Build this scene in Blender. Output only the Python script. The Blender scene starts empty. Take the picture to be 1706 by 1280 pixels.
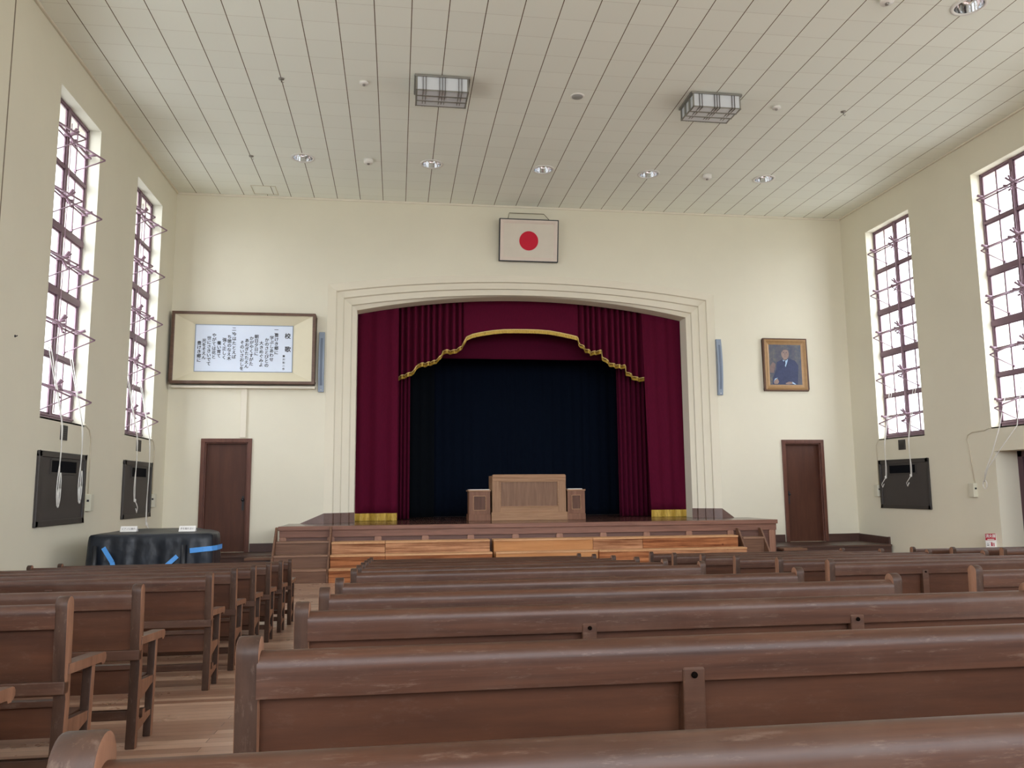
import bpy, bmesh, math, random
from mathutils import Vector, Matrix

random.seed(7)
SC = bpy.context.scene
COL = SC.collection
PI = math.pi

# ---------------------------------------------------------------- camera
W_PX = 1706.0
F_PX = 1353.0567
YAW, PITCH, ROLL = 0.1415032, 0.1286101, -0.0087040
EYE = 1.533
cy, sy = math.cos(YAW), math.sin(YAW)
cp, sp = math.cos(PITCH), math.sin(PITCH)
fwd = Vector((sy * cp, cy * cp, sp))
rgt = Vector((cy, -sy, 0.0))
upv = rgt.cross(fwd)
cr, sr = math.cos(ROLL), math.sin(ROLL)
r2 = cr * rgt + sr * upv
u2 = -sr * rgt + cr * upv
cam_data = bpy.data.cameras.new('camera')
cam = bpy.data.objects.new('camera', cam_data)
COL.objects.link(cam)
cam.matrix_world = Matrix(((r2.x, u2.x, -fwd.x, 0.0), (r2.y, u2.y, -fwd.y, 0.0), (r2.z, u2.z, -fwd.z, EYE), (0, 0, 0, 1)))
cam_data.sensor_width = 36.0
cam_data.lens = F_PX / W_PX * 36.0
cam_data.clip_start = 0.05
cam_data.clip_end = 200.0
SC.camera = cam

# ---------------------------------------------------------------- exposure, world
vs = SC.view_settings
SC.display_settings.display_device = 'sRGB'
vs.view_transform = 'Standard'
vs.look = 'None'
vs.gamma = 1.0
vs.use_curve_mapping = False
vs.exposure = 0.1
SC.cycles.diffuse_bounces = 7
SC.cycles.max_bounces = 14
SC.cycles.transparent_max_bounces = 16
SC.cycles.caustics_reflective = False
SC.cycles.caustics_refractive = False
SC.cycles.sample_clamp_indirect = 8.0

SKY_SIDE = 3.1       # overcast sky towards the side windows, near the horizon (brighter overhead)
SKY_REAR = 14.0      # sky behind the camera, raised to light the front wall and pews
GROUND_SIDE = 3.7    # glow below the horizon, raised to light the ceiling
GROUND_REAR = 6.0  # same glow behind the camera, raised for the ceiling
world = bpy.data.worlds.new('overcast_sky')
SC.world = world
world.use_nodes = True
wt = world.node_tree
wt.nodes.clear()
w_out = wt.nodes.new('ShaderNodeOutputWorld')
w_bg = wt.nodes.new('ShaderNodeBackground')
w_tc = wt.nodes.new('ShaderNodeTexCoord')
w_sep = wt.nodes.new('ShaderNodeSeparateXYZ')
wt.links.new(w_tc.outputs['Generated'], w_sep.inputs[0])


def w_range(src, a, b, c, d, smooth=False):
    nd = wt.nodes.new('ShaderNodeMapRange')
    if smooth:
        nd.interpolation_type = 'SMOOTHSTEP'
    wt.links.new(src, nd.inputs['Value'])
    for key_, v_ in (('From Min', a), ('From Max', b), ('To Min', c), ('To Max', d)):
        if isinstance(v_, (int, float)):
            nd.inputs[key_].default_value = v_
        else:
            wt.links.new(v_, nd.inputs[key_])
    return nd.outputs['Result']


w_rear = w_range(w_sep.outputs['Y'], 0.15, -0.85, 0.0, 1.0, True)
w_zen = w_range(w_sep.outputs['Z'], 0.0, 1.0, SKY_SIDE, SKY_SIDE * 2.4)
w_sky = w_range(w_rear, 0.0, 1.0, w_zen, SKY_REAR)
w_gnd = w_range(w_rear, 0.0, 1.0, GROUND_SIDE, GROUND_REAR)
w_all = w_range(w_sep.outputs['Z'], -0.06, 0.03, w_gnd, w_sky)
w_tint = wt.nodes.new('ShaderNodeMix')
w_tint.data_type = 'RGBA'
wt.links.new(w_range(w_sep.outputs['Z'], -0.06, 0.03, 0.0, 1.0), w_tint.inputs['Factor'])
w_tint.inputs['A'].default_value = (0.97, 1.0, 1.0, 1)
w_tint.inputs['B'].default_value = (0.96, 1.0, 1.06, 1)
wt.links.new(w_tint.outputs['Result'], w_bg.inputs['Color'])
wt.links.new(w_all, w_bg.inputs['Strength'])
wt.links.new(w_bg.outputs[0], w_out.inputs[0])

# ---------------------------------------------------------------- main dimensions (metres; floor in front of the stage is z = 0)
XL, XR = -4.3416, 9.6795
YB = 16.2            # stage wall
YR = -6.2            # rear wall behind the camera
ZC = 7.407           # ceiling
STAGE = 0.909
YS = 14.94           # stage front
WIN_Y = [(13.82, 15.27), (10.65, 12.10), (7.48, 8.93), (4.31, 5.76), (1.14, 2.59), (-2.03, -0.58), (-5.20, -3.75)]  # from the fourth on unseen, spacing continued to add daylight
REAR_X = [(-3.7, -1.5), (-0.9, 1.3), (1.9, 4.1), (4.7, 6.9), (7.2, 9.2)]   # unseen tall windows behind the camera, added to light the hall
REAR_Z = (1.9, 6.9)
WIN_Z = (2.47, 6.80)


def floor_z(y):
    return max(0.0, 0.604 - 0.061 * y)


SLOPE = math.atan(0.061)

# daylight portals in the window openings (they only guide the sky light indoors)
for k, (a, b) in enumerate(WIN_Y):
    for s in (-1, 1):
        ld = bpy.data.lights.new('window_portal', 'AREA')
        ld.shape = 'RECTANGLE'
        ld.size = b - a
        ld.size_y = WIN_Z[1] - WIN_Z[0]
        ld.cycles.is_portal = True
        lo = bpy.data.objects.new('window_portal', ld)
        COL.objects.link(lo)
        x = XL - 0.42 if s < 0 else XR + 0.42
        lo.location = (x, (a + b) / 2, (WIN_Z[0] + WIN_Z[1]) / 2)
        lo.rotation_euler = (PI / 2, 0, -PI / 2 if s < 0 else PI / 2)


for a, b in REAR_X:
    ld = bpy.data.lights.new('window_portal', 'AREA')
    ld.shape = 'RECTANGLE'
    ld.size = b - a
    ld.size_y = REAR_Z[1] - REAR_Z[0]
    ld.cycles.is_portal = True
    lo = bpy.data.objects.new('window_portal', ld)
    COL.objects.link(lo)
    lo.location = ((a + b) / 2, YR - 0.28, (REAR_Z[0] + REAR_Z[1]) / 2)
    lo.rotation_euler = (PI / 2, 0, 0)


# ---------------------------------------------------------------- mesh helper
class MB:
    """collects shapes (world or thing-local coordinates) and links them as ONE mesh object"""

    def __init__(self):
        self.v, self.f, self.m, self.s = [], [], [], []

    def face(self, pts, mi=0, sm=False):
        n = len(self.v)
        self.v += [tuple(p) for p in pts]
        self.f.append(list(range(n, n + len(pts))))
        self.m.append(mi)
        self.s.append(sm)
        return self

    def mesh(self, vs_, fs, mi=0, sm=False):
        n = len(self.v)
        self.v += [tuple(p) for p in vs_]
        for f in fs:
            self.f.append([i + n for i in f])
            self.m.append(mi)
            self.s.append(sm)
        return self

    def box(self, x0, x1, y0, y1, z0, z1, mi=0):
        p = [(x0, y0, z0), (x1, y0, z0), (x1, y1, z0), (x0, y1, z0), (x0, y0, z1), (x1, y0, z1), (x1, y1, z1), (x0, y1, z1)]
        return self.mesh(p, [(0, 3, 2, 1), (4, 5, 6, 7), (0, 1, 5, 4), (1, 2, 6, 5), (2, 3, 7, 6), (3, 0, 4, 7)], mi)

    def prism(self, poly, axis, a, b, mi=0, sm=False):
        """poly = 2D outline; axis x: (y,z), y: (x,z), z: (x,y)"""
        def P(q, t):
            return {'x': (t, q[0], q[1]), 'y': (q[0], t, q[1]), 'z': (q[0], q[1], t)}[axis]
        n = len(poly)
        ar = sum(poly[i][0] * poly[(i + 1) % n][1] - poly[(i + 1) % n][0] * poly[i][1] for i in range(n))
        pl = list(poly) if ar > 0 else list(reversed(poly))
        if axis == 'y':
            pl = list(reversed(pl))
        lo = [P(q, a) for q in pl]
        hi = [P(q, b) for q in pl]
        self.mesh(lo + hi, [tuple(reversed(range(n))), tuple(range(n, 2 * n))], mi)
        base = len(self.v)
        self.mesh(lo + hi, [(i, (i + 1) % n, n + (i + 1) % n, n + i) for i in range(n)], mi, sm)
        return self

    def tube(self, path, r, n=8, mi=0, cap=True, sm=True):
        pts = [Vector(p) for p in path]
        rs = r if isinstance(r, (list, tuple)) else [r] * len(pts)
        prev = None
        rings = []
        for i, p in enumerate(pts):
            t = (pts[min(i + 1, len(pts) - 1)] - pts[max(i - 1, 0)]).normalized()
            if prev is None:
                ref = Vector((0, 0, 1)) if abs(t.z) < 0.9 else Vector((1, 0, 0))
                u = t.cross(ref).normalized()
            else:
                u = (prev - t * prev.dot(t)).normalized()
            prev = u
            w = t.cross(u)
            rings.append([p + (u * math.cos(2 * PI * k / n) + w * math.sin(2 * PI * k / n)) * rs[i] for k in range(n)])
        vs_ = [q for ring in rings for q in ring]
        fs = []
        for i in range(len(rings) - 1):
            for k in range(n):
                fs.append((i * n + k, i * n + (k + 1) % n, (i + 1) * n + (k + 1) % n, (i + 1) * n + k))
        self.mesh(vs_, fs, mi, sm)
        if cap:
            self.face(list(reversed(rings[0])), mi)
            self.face(rings[-1], mi)
        return self

    def lathe(self, prof, c=(0, 0, 0), n=32, mi=0, axis='z', sm=True):
        """prof: [(radius, height)]"""
        vs_, fs = [], []
        for r, h in prof:
            for k in range(n):
                a = 2 * PI * k / n
                if axis == 'z':
                    vs_.append((c[0] + r * math.cos(a), c[1] + r * math.sin(a), c[2] + h))
                elif axis == 'y':
                    vs_.append((c[0] + r * math.cos(a), c[1] + h, c[2] + r * math.sin(a)))
                else:
                    vs_.append((c[0] + h, c[1] + r * math.cos(a), c[2] + r * math.sin(a)))
        for i in range(len(prof) - 1):
            for k in range(n):
                fs.append((i * n + k, i * n + (k + 1) % n, (i + 1) * n + (k + 1) % n, (i + 1) * n + k))
        return self.mesh(vs_, fs, mi, sm)

    def grid(self, nu, nv, fn, mi=0, sm=True):
        vs_ = [fn(i / nu, j / nv) for j in range(nv + 1) for i in range(nu + 1)]
        fs = [(j * (nu + 1) + i, j * (nu + 1) + i + 1, (j + 1) * (nu + 1) + i + 1, (j + 1) * (nu + 1) + i) for j in range(nv) for i in range(nu)]
        return self.mesh(vs_, fs, mi, sm)

    def frame(self, axis, a0, a1, b0, b1, w, d0, d1, mi=0):
        """rectangular frame of bar width w; axis = normal; (a,b) plane ranges, d depth"""
        def bx(p0, p1, q0, q1):
            if axis == 'y':
                self.box(p0, p1, d0, d1, q0, q1, mi)
            elif axis == 'x':
                self.box(d0, d1, p0, p1, q0, q1, mi)
            else:
                self.box(p0, p1, q0, q1, d0, d1, mi)
        bx(a0, a1, b0, b0 + w)
        bx(a0, a1, b1 - w, b1)
        bx(a0, a0 + w, b0 + w, b1 - w)
        bx(a1 - w, a1, b0 + w, b1 - w)
        return self

    def build(self, name, mats, parent=None, off=None, bevel=0.0, seg=2, fixn=True, kind=None, auto=0.0, xface=None):
        me = bpy.data.meshes.new(name)
        o_ = Vector(off) if off is not None else Vector((0, 0, 0))
        me.from_pydata([tuple(Vector(p) - o_) for p in self.v], [], self.f)
        if not isinstance(mats, (list, tuple)):
            mats = [mats]
        for m in mats:
            me.materials.append(m)
        me.polygons.foreach_set('material_index', self.m)
        me.polygons.foreach_set('use_smooth', self.s)
        bm = bmesh.new()
        bm.from_mesh(me)
        bmesh.ops.remove_doubles(bm, verts=bm.verts, dist=1e-5)
        if fixn:
            bmesh.ops.recalc_face_normals(bm, faces=bm.faces)
        if bevel > 0:
            ed = [e for e in bm.edges if len(e.link_faces) == 2 and e.calc_face_angle(0) > 0.6]
            bmesh.ops.bevel(bm, geom=ed, offset=bevel, segments=seg, affect='EDGES', profile=0.5, clamp_overlap=True)
        if xface is not None:
            bm.normal_update()
            for f_ in bm.faces:
                if abs(f_.normal.x) > 0.85:
                    f_.material_index = xface
        bm.to_mesh(me)
        bm.free()
        if auto:
            me.polygons.foreach_set('use_smooth', [True] * len(me.polygons))
            me.set_sharp_from_angle(angle=math.radians(auto))
        o = bpy.data.objects.new(name, me)
        COL.objects.link(o)
        if parent is not None:
            o.parent = parent
        elif off is not None:
            o.location = off
        if kind:
            o['kind'] = kind
        return o


def tag(o, label, cat, group=None):
    o['label'] = label
    o['category'] = cat
    if group:
        o['group'] = group
    return o


def thing(name, label, cat, loc=(0, 0, 0), group=None):
    o = bpy.data.objects.new(name, None)
    COL.objects.link(o)
    o.location = loc
    o.empty_display_size = 0.1
    return tag(o, label, cat, group)


def copy_tree(o, parent=None):
    c = o.copy()
    COL.objects.link(c)
    if parent is not None:
        c.parent = parent
    for ch in list(o.children):
        copy_tree(ch, c)
    return c


def arc_pts(cx, cz, r, a0, a1, n):
    return [(cx + r * math.cos(a0 + (a1 - a0) * i / n), cz + r * math.sin(a0 + (a1 - a0) * i / n)) for i in range(n + 1)]


def rrect(x0, x1, y0, y1, r, n=4):
    p = []
    for cx, cyy, a in ((x1 - r, y1 - r, 0), (x0 + r, y1 - r, PI / 2), (x0 + r, y0 + r, PI), (x1 - r, y0 + r, 1.5 * PI)):
        p += arc_pts(cx, cyy, r, a, a + PI / 2, n)
    return p


# ---------------------------------------------------------------- materials
def srgb(r, g, b):
    def c(v):
        v /= 255.0
        return v / 12.92 if v <= 0.04045 else ((v + 0.055) / 1.055) ** 2.4
    return (c(r), c(g), c(b), 1.0)


class NT:
    def __init__(self, name):
        self.m = bpy.data.materials.new(name)
        self.m.use_nodes = True
        self.t = self.m.node_tree
        self.t.nodes.clear()
        self.out = self.t.nodes.new('ShaderNodeOutputMaterial')

    def n(self, kind, **kw):
        nd = self.t.nodes.new(kind)
        for k, v in kw.items():
            setattr(nd, k, v)
        return nd

    def l(self, a, b):
        self.t.links.new(a, b)

    def math(self, op, a, b=None, c=None):
        nd = self.n('ShaderNodeMath', operation=op)
        for i, v in enumerate((a, b, c)):
            if v is None:
                continue
            if isinstance(v, (int, float)):
                nd.inputs[i].default_value = v
            else:
                self.l(v, nd.inputs[i])
        return nd.outputs[0]

    def mix(self, fac, a, b):
        nd = self.n('ShaderNodeMix', data_type='RGBA')
        for key, v in (('Factor', fac), ('A', a), ('B', b)):
            if isinstance(v, (int, float)):
                nd.inputs[key].default_value = v
            elif isinstance(v, tuple):
                nd.inputs[key].default_value = v
            else:
                self.l(v, nd.inputs[key])
        return nd.outputs['Result']

    def coords(self, scale=(1, 1, 1), rnd=False):
        tc = self.n('ShaderNodeTexCoord')
        mp = self.n('ShaderNodeMapping')
        mp.inputs['Scale'].default_value = scale
        src = tc.outputs['Object']
        if rnd:
            oi = self.n('ShaderNodeObjectInfo')
            ad = self.n('ShaderNodeVectorMath', operation='ADD')
            ml = self.n('ShaderNodeVectorMath', operation='SCALE')
            cb = self.n('ShaderNodeCombineXYZ')
            for i in range(3):
                self.l(oi.outputs['Random'], cb.inputs[i])
            self.l(cb.outputs[0], ml.inputs[0])
            ml.inputs['Scale'].default_value = 37.0
            self.l(src, ad.inputs[0])
            self.l(ml.outputs[0], ad.inputs[1])
            src = ad.outputs[0]
        self.l(src, mp.inputs['Vector'])
        return mp.outputs['Vector']

    def noise(self, vec, scale=5.0, detail=4.0, rough=0.6):
        nd = self.n('ShaderNodeTexNoise')
        nd.inputs['Scale'].default_value = scale
        nd.inputs['Detail'].default_value = detail
        nd.inputs['Roughness'].default_value = rough
        self.l(vec, nd.inputs['Vector'])
        return nd.outputs['Fac']

    def ramp(self, fac, stops):
        nd = self.n('ShaderNodeValToRGB')
        el = nd.color_ramp.elements
        while len(el) < len(stops):
            el.new(0.5)
        for e, (p, c) in zip(el, stops):
            e.position = p
            e.color = c
        self.l(fac, nd.inputs['Fac'])
        return nd.outputs['Color']

    def bsdf(self, color, rough=0.6, metal=0.0, spec=0.5, coat=0.0, bump=None, bump_s=0.2, bump_d=0.01, sheen=0.0):
        b = self.n('ShaderNodeBsdfPrincipled')
        for key, v in (('Base Color', color), ('Roughness', rough), ('Metallic', metal), ('Specular IOR Level', spec), ('Coat Weight', coat), ('Sheen Weight', sheen)):
            if isinstance(v, (int, float, tuple)):
                b.inputs[key].default_value = v
            else:
                self.l(v, b.inputs[key])
        if bump is not None:
            bp = self.n('ShaderNodeBump')
            bp.inputs['Strength'].default_value = bump_s
            bp.inputs['Distance'].default_value = bump_d
            self.l(bump, bp.inputs['Height'])
            self.l(bp.outputs[0], b.inputs['Normal'])
        self.l(b.outputs[0], self.out.inputs['Surface'])
        return self.m


def mul(c, k):
    return (c[0] * k, c[1] * k, c[2] * k, 1.0)


def mat_plain(name, c, rough=0.6, metal=0.0, var=0.06, scale=6.0, spec=0.5, coat=0.0):
    t = NT(name)
    v = t.coords()
    n = t.noise(v, scale, 5)
    col = t.ramp(n, [(0.3, mul(c, 1 - var)), (0.7, mul(c, 1 + var))])
    return t.bsdf(col, rough, metal, spec, coat)


def mat_plaster(name, c, stain=0.05):
    t = NT(name)
    v = t.coords()
    big = t.noise(v, 0.7, 4)
    col = t.ramp(big, [(0.3, mul(c, 1 - stain)), (0.7, mul(c, 1 + stain * 0.6))])
    fine = t.noise(v, 90.0, 3)
    return t.bsdf(col, 0.85, 0, 0.25, 0, bump=fine, bump_s=0.06, bump_d=0.004)


def mat_wood(name, dark, light, grain=(1.2, 22, 22), rough=0.45, rnd=True, wear=0.0, wear_col=None, coat=0.0, spec=0.5, var=0.25, knots=False, lo=0.28, hi=0.72):
    t = NT(name)
    v = t.coords(grain, rnd)
    g = t.noise(v, 1.6, 8, 0.65)
    col = t.ramp(g, [(lo, dark), (hi, light)])
    v2 = t.coords((1, 1, 1), rnd)
    blot = t.noise(v2, 2.3, 4)
    col = t.mix(t.math('MULTIPLY', t.math('SUBTRACT', blot, 0.35), var * 2), col, mul(dark, 0.75))
    if knots:
        vv = t.n('ShaderNodeTexVoronoi')
        vv.inputs['Scale'].default_value = 2.2
        t.l(v2, vv.inputs['Vector'])
        k = t.math('LESS_THAN', vv.outputs['Distance'], 0.07)
        col = t.mix(t.math('MULTIPLY', k, 0.75), col, srgb(92, 48, 26))
    if wear > 0:
        w = t.noise(t.coords(tuple(4.0 + 0.9 * g_ for g_ in grain), rnd), 3.0, 8, 0.75)
        wf = t.math('MULTIPLY', t.math('MINIMUM', t.math('MULTIPLY', t.math('MAXIMUM', t.math('SUBTRACT', w, 0.56), 0.0), 7.0), 1.0), wear)
        wm = t.noise(v2, 3.1, 5, 0.65)
        wf2 = t.math('ADD', wf, t.math('MULTIPLY', t.math('MAXIMUM', t.math('SUBTRACT', wm, 0.48), 0.0), wear * 1.6))
        col = t.mix(wf2, col, wear_col)
    return t.bsdf(col, rough, 0, spec, coat, bump=g, bump_s=0.12, bump_d=0.003)


M = {}
M['wall'] = mat_plaster('cream_wall_paint', srgb(222, 217, 198), 0.035)
M['reveal'] = mat_plaster('window_reveal_paint', srgb(200, 197, 182), 0.02)  # wall paint darkened in the colour to tone down daylight on it
M['proscenium'] = mat_plaster('proscenium_paint', srgb(232, 226, 207), 0.02)
M['trim_cream'] = mat_plain('cream_trim_paint', srgb(222, 215, 198), 0.6, 0, 0.02)

# ceiling boards: grooves along the hall every 0.4568 m, faint butt joints every 0.4375 m
t = NT('ceiling_board_paint')
tc = t.n('ShaderNodeTexCoord')
sp3 = t.n('ShaderNodeSeparateXYZ')
t.l(tc.outputs['Object'], sp3.inputs[0])


def line(coord, off, step, half):
    a = t.math('MODULO', t.math('ADD', t.math('SUBTRACT', coord, off), step * 200 + step / 2), step)
    return t.math('LESS_THAN', t.math('ABSOLUTE', t.math('SUBTRACT', a, step / 2)), half)


lx = line(sp3.outputs['X'], 0.135, 0.4568, 0.0062)
ly = line(sp3.outputs['Y'], 11.13, 0.4375, 0.0030)
cell = t.n('ShaderNodeTexWhiteNoise', noise_dimensions='2D')
cbx = t.n('ShaderNodeCombineXYZ')
t.l(t.math('FLOOR', t.math('DIVIDE', t.math('SUBTRACT', sp3.outputs['X'], 0.135), 0.4568)), cbx.inputs[0])
t.l(t.math('FLOOR', t.math('DIVIDE', t.math('SUBTRACT', sp3.outputs['Y'], 11.13), 0.4375)), cbx.inputs[1])
t.l(cbx.outputs[0], cell.inputs['Vector'])
cc = srgb(239, 242, 232)
col = t.mix(cell.outputs['Value'], mul(cc, 0.985), mul(cc, 1.015))
col = t.mix(t.math('MULTIPLY', ly, 0.45), col, srgb(170, 160, 142))
col = t.mix(lx, col, srgb(112, 99, 80))
M['ceiling'] = t.bsdf(col, 0.85, 0, 0.2)

# floor boards run across the hall
t = NT('floor_board_varnish')
v = t.coords((1, 1, 1))
bk = t.n('ShaderNodeTexBrick')
bk.offset = 0.37
bk.inputs['Color1'].default_value = srgb(204, 170, 146)
bk.inputs['Color2'].default_value = srgb(146, 110, 90)
bk.inputs['Mortar'].default_value = srgb(52, 34, 25)
bk.inputs['Scale'].default_value = 1.0
bk.inputs['Mortar Size'].default_value = 0.0018
bk.inputs['Brick Width'].default_value = 2.4
bk.inputs['Row Height'].default_value = 0.088
t.l(v, bk.inputs['Vector'])
g = t.noise(t.coords((1.5, 40, 40)), 1.5, 7)
col = t.mix(t.math('MULTIPLY', g, 0.45), bk.outputs['Color'], srgb(112, 82, 66))
rg = t.math('ADD', t.math('MULTIPLY', t.noise(t.coords((2, 2, 2)), 2.0, 4), 0.2), 0.2)
M['floor'] = t.bsdf(col, rg, 0, 0.5, 0.15, bump=bk.outputs['Fac'], bump_s=-0.12, bump_d=0.003)

# stage boards, darker and glossy
t = NT('stage_board_varnish')
bk = t.n('ShaderNodeTexBrick')
bk.inputs['Color1'].default_value = srgb(96, 66, 54)
bk.inputs['Color2'].default_value = srgb(76, 52, 44)
bk.inputs['Mortar'].default_value = srgb(40, 26, 20)
bk.inputs['Scale'].default_value = 1.0
bk.inputs['Mortar Size'].default_value = 0.0015
bk.inputs['Brick Width'].default_value = 2.8
bk.inputs['Row Height'].default_value = 0.1
t.l(t.coords((1, 1, 1)), bk.inputs['Vector'])
M['stage_floor'] = t.bsdf(bk.outputs['Color'], 0.22, 0, 0.5, 0.2)

WORN = srgb(112, 94, 82)
M['pew_frame'] = mat_wood('pew_frame_wood', srgb(54, 34, 24), srgb(82, 55, 41), (1.2, 18, 18), 0.45, True, 0.35, WORN, spec=0.25)
M['pew_side_lit'] = mat_wood('pew_side_lit_wood', srgb(108, 74, 56), srgb(156, 115, 91), (12, 12, 2.0), 0.5, True, 0.3, srgb(150, 116, 96), spec=0.25)  # side faces lightened in the colour to imitate light from the side windows
M['pew_arm'] = mat_wood('pew_armrest_wood', srgb(70, 48, 37), srgb(104, 76, 60), (14, 2, 14), 0.42, True, 0.4, WORN, spec=0.3)
M['pew_post'] = mat_wood('pew_post_wood', srgb(44, 30, 23), srgb(70, 49, 38), (18, 18, 1.5), 0.48, True, 0.45, WORN, spec=0.25)
M['pew_panel'] = mat_wood('pew_panel_wood', srgb(54, 31, 20), srgb(84, 51, 33), (0.8, 9, 9), 0.55, True, 0.12, WORN, var=0.3, spec=0.2)
M['pew_rail'] = mat_wood('pew_rail_wood', srgb(48, 28, 19), srgb(82, 52, 37), (1.0, 30, 30), 0.42, True, 0.42, WORN, spec=0.3)
M['stage_wood'] = mat_wood('stage_front_wood', srgb(110, 76, 63), srgb(144, 104, 88), (1.0, 20, 20), 0.5, False, 0.06, WORN, var=0.15, spec=0.3)
M['stile_wood'] = mat_wood('stage_stile_wood', srgb(136, 98, 80), srgb(166, 124, 103), (14, 14, 1.0), 0.45, False, var=0.1, spec=0.3)
M['stair_wood'] = mat_wood('stage_step_wood', srgb(96, 67, 51), srgb(128, 94, 74), (1.0, 14, 20), 0.5, True, 0.1, WORN, var=0.2, spec=0.3)
M['tread_edge'] = mat_wood('worn_tread_wood', srgb(118, 88, 70), srgb(158, 124, 102), (1.0, 20, 20), 0.5, True, var=0.2, spec=0.3)
M['stage_panel'] = mat_wood('stage_panel_wood', srgb(94, 66, 57), srgb(122, 89, 78), (1.0, 20, 20), 0.5, False, var=0.2, spec=0.3)
M['lectern_panel'] = mat_wood('lectern_panel_wood', srgb(112, 82, 64), srgb(140, 108, 86), (16, 16, 1.2), 0.55, True, var=0.15, spec=0.25)
M['cabinet_panel'] = mat_wood('cabinet_panel_wood', srgb(82, 54, 42), srgb(106, 74, 60), (16, 16, 1.2), 0.55, True, var=0.12, spec=0.25)
M['landing_wood'] = mat_wood('landing_wood', srgb(66, 46, 40), srgb(88, 64, 54), (1.0, 20, 20), 0.4, False, 0.05, WORN, var=0.15)
M['skirting'] = mat_wood('skirting_wood', srgb(64, 42, 36), srgb(84, 58, 50), (1.0, 12, 12), 0.4, False, var=0.15)
M['marble_skirting'] = mat_wood('proscenium_skirting_wood', srgb(92, 68, 60), srgb(114, 88, 78), (3, 3, 3), 0.35, False, var=0.2)
M['raw_a'] = mat_wood('rough_cedar', srgb(122, 76, 48), srgb(200, 150, 112), (0.55, 9, 14), 0.75, True, var=0.5, knots=True, spec=0.2, lo=0.38, hi=0.6)
M['raw_b'] = mat_wood('pale_plywood', srgb(170, 116, 70), srgb(192, 138, 88), (0.8, 10, 10), 0.6, True, var=0.08, spec=0.25)
M['raw_c'] = mat_wood('reddish_rough_cedar', srgb(112, 62, 34), srgb(184, 122, 80), (0.6, 9, 15), 0.75, True, var=0.55, knots=True, spec=0.2, lo=0.38, hi=0.6)
M['raw_edge'] = mat_wood('pale_sawn_edge', srgb(176, 128, 88), srgb(214, 172, 130), (0.8, 20, 20), 0.75, True, var=0.25, spec=0.2)
M['lectern'] = mat_wood('lectern_oak', srgb(132, 96, 70), srgb(164, 128, 98), (16, 16, 1.2), 0.5, True, var=0.12, spec=0.25)
M['lectern_h'] = mat_wood('lectern_oak_rail', srgb(138, 102, 74), srgb(172, 134, 102), (1.2, 16, 16), 0.5, True, var=0.1, spec=0.25)
M['cabinet'] = mat_wood('side_cabinet_oak', srgb(106, 70, 52), srgb(138, 98, 76), (16, 16, 1.2), 0.5, True, var=0.12, spec=0.25)
M['door'] = mat_wood('door_veneer', srgb(70, 38, 26), srgb(90, 54, 39), (6, 6, 0.6), 0.45, True, var=0.25, spec=0.3)
M['door_frame'] = mat_wood('door_casing_wood', srgb(80, 46, 36), srgb(108, 68, 54), (12, 12, 1.5), 0.4, True, var=0.12, spec=0.35)
M['frame_wood'] = mat_wood('picture_frame_wood', srgb(78, 54, 40), srgb(108, 78, 60), (4, 14, 14), 0.4, False, var=0.1)


def mat_cloth(name, c, c2, rough=0.9, sheen=0.3):
    t = NT(name)
    n = t.noise(t.coords((60, 60, 6)), 2.0, 4)
    col = t.ramp(n, [(0.3, c2), (0.7, c)])
    b = t.bsdf(col, rough, 0, 0.15, 0, sheen=sheen)
    for nd in t.t.nodes:
        if nd.type == 'BSDF_PRINCIPLED':
            nd.inputs['Sheen Tint'].default_value = c
            nd.inputs['Sheen Roughness'].default_value = 0.45
    return b


M['red_velvet'] = mat_cloth('crimson_velvet', srgb(88, 8, 40), srgb(76, 6, 34), 0.9, 0.12)
M['red_velvet_back'] = mat_cloth('dark_crimson_velvet', srgb(80, 7, 38), srgb(68, 6, 32), 0.9, 0.1)
M['navy_drape'] = mat_cloth('navy_black_drape', srgb(2, 12, 29), srgb(2, 9, 23), 0.95, 0.05)
M['black_drape'] = mat_cloth('black_drape', srgb(4, 9, 16), srgb(3, 7, 13), 0.95, 0.05)
t = NT('gold_fringe_thread')
nz = t.noise(t.coords((120, 120, 3)), 1.0, 3)
M['gold'] = t.bsdf(t.ramp(nz, [(0.3, srgb(150, 116, 30)), (0.65, srgb(222, 188, 84))]), 0.55, 0.15, 0.5)
M['gold_pale'] = mat_plain('gold_braid', srgb(226, 200, 128), 0.5, 0.1, 0.1, 30)
M['dark_void'] = mat_plain('dark_stage_paint', srgb(40, 40, 44), 0.9, 0, 0.05)

M['window_metal'] = mat_plain('flare_tinted_window_paint', srgb(126, 100, 112), 0.45, 0, 0.06)  # lens flare tint mixed into the frame colour
M['opener_metal'] = mat_plain('flare_tinted_opener_paint', srgb(140, 112, 126), 0.4, 0, 0.06)  # pinkish flare light mixed into the opener colour
M['cord'] = mat_plain('white_cord', srgb(222, 220, 214), 0.8, 0, 0.06, 60)
M['conduit'] = mat_plain('cream_conduit', srgb(196, 186, 164), 0.5, 0, 0.03)
M['switch'] = mat_plain('ivory_plastic', srgb(206, 203, 184), 0.4, 0, 0.02)
M['grey_panel'] = mat_plain('dark_grey_panel_paint', srgb(60, 55, 54), 0.5, 0, 0.05)
M['grey_panel_frame'] = mat_plain('dark_brown_frame_paint', srgb(52, 47, 45), 0.45, 0, 0.05)
M['black'] = mat_plain('black_plastic', srgb(22, 24, 30), 0.5, 0, 0.05)
M['grille_black'] = mat_plain('black_grille_paint', srgb(8, 10, 18), 0.8, 0, 0.05, 6, 0.15)
M['hole'] = mat_plain('dark_hole', srgb(14, 10, 8), 1.0, 0, 0.05, 6, 0.0)
M['bluegrey'] = mat_plain('blue_grey_metal', srgb(140, 152, 168), 0.4, 0.1, 0.04)
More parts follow.
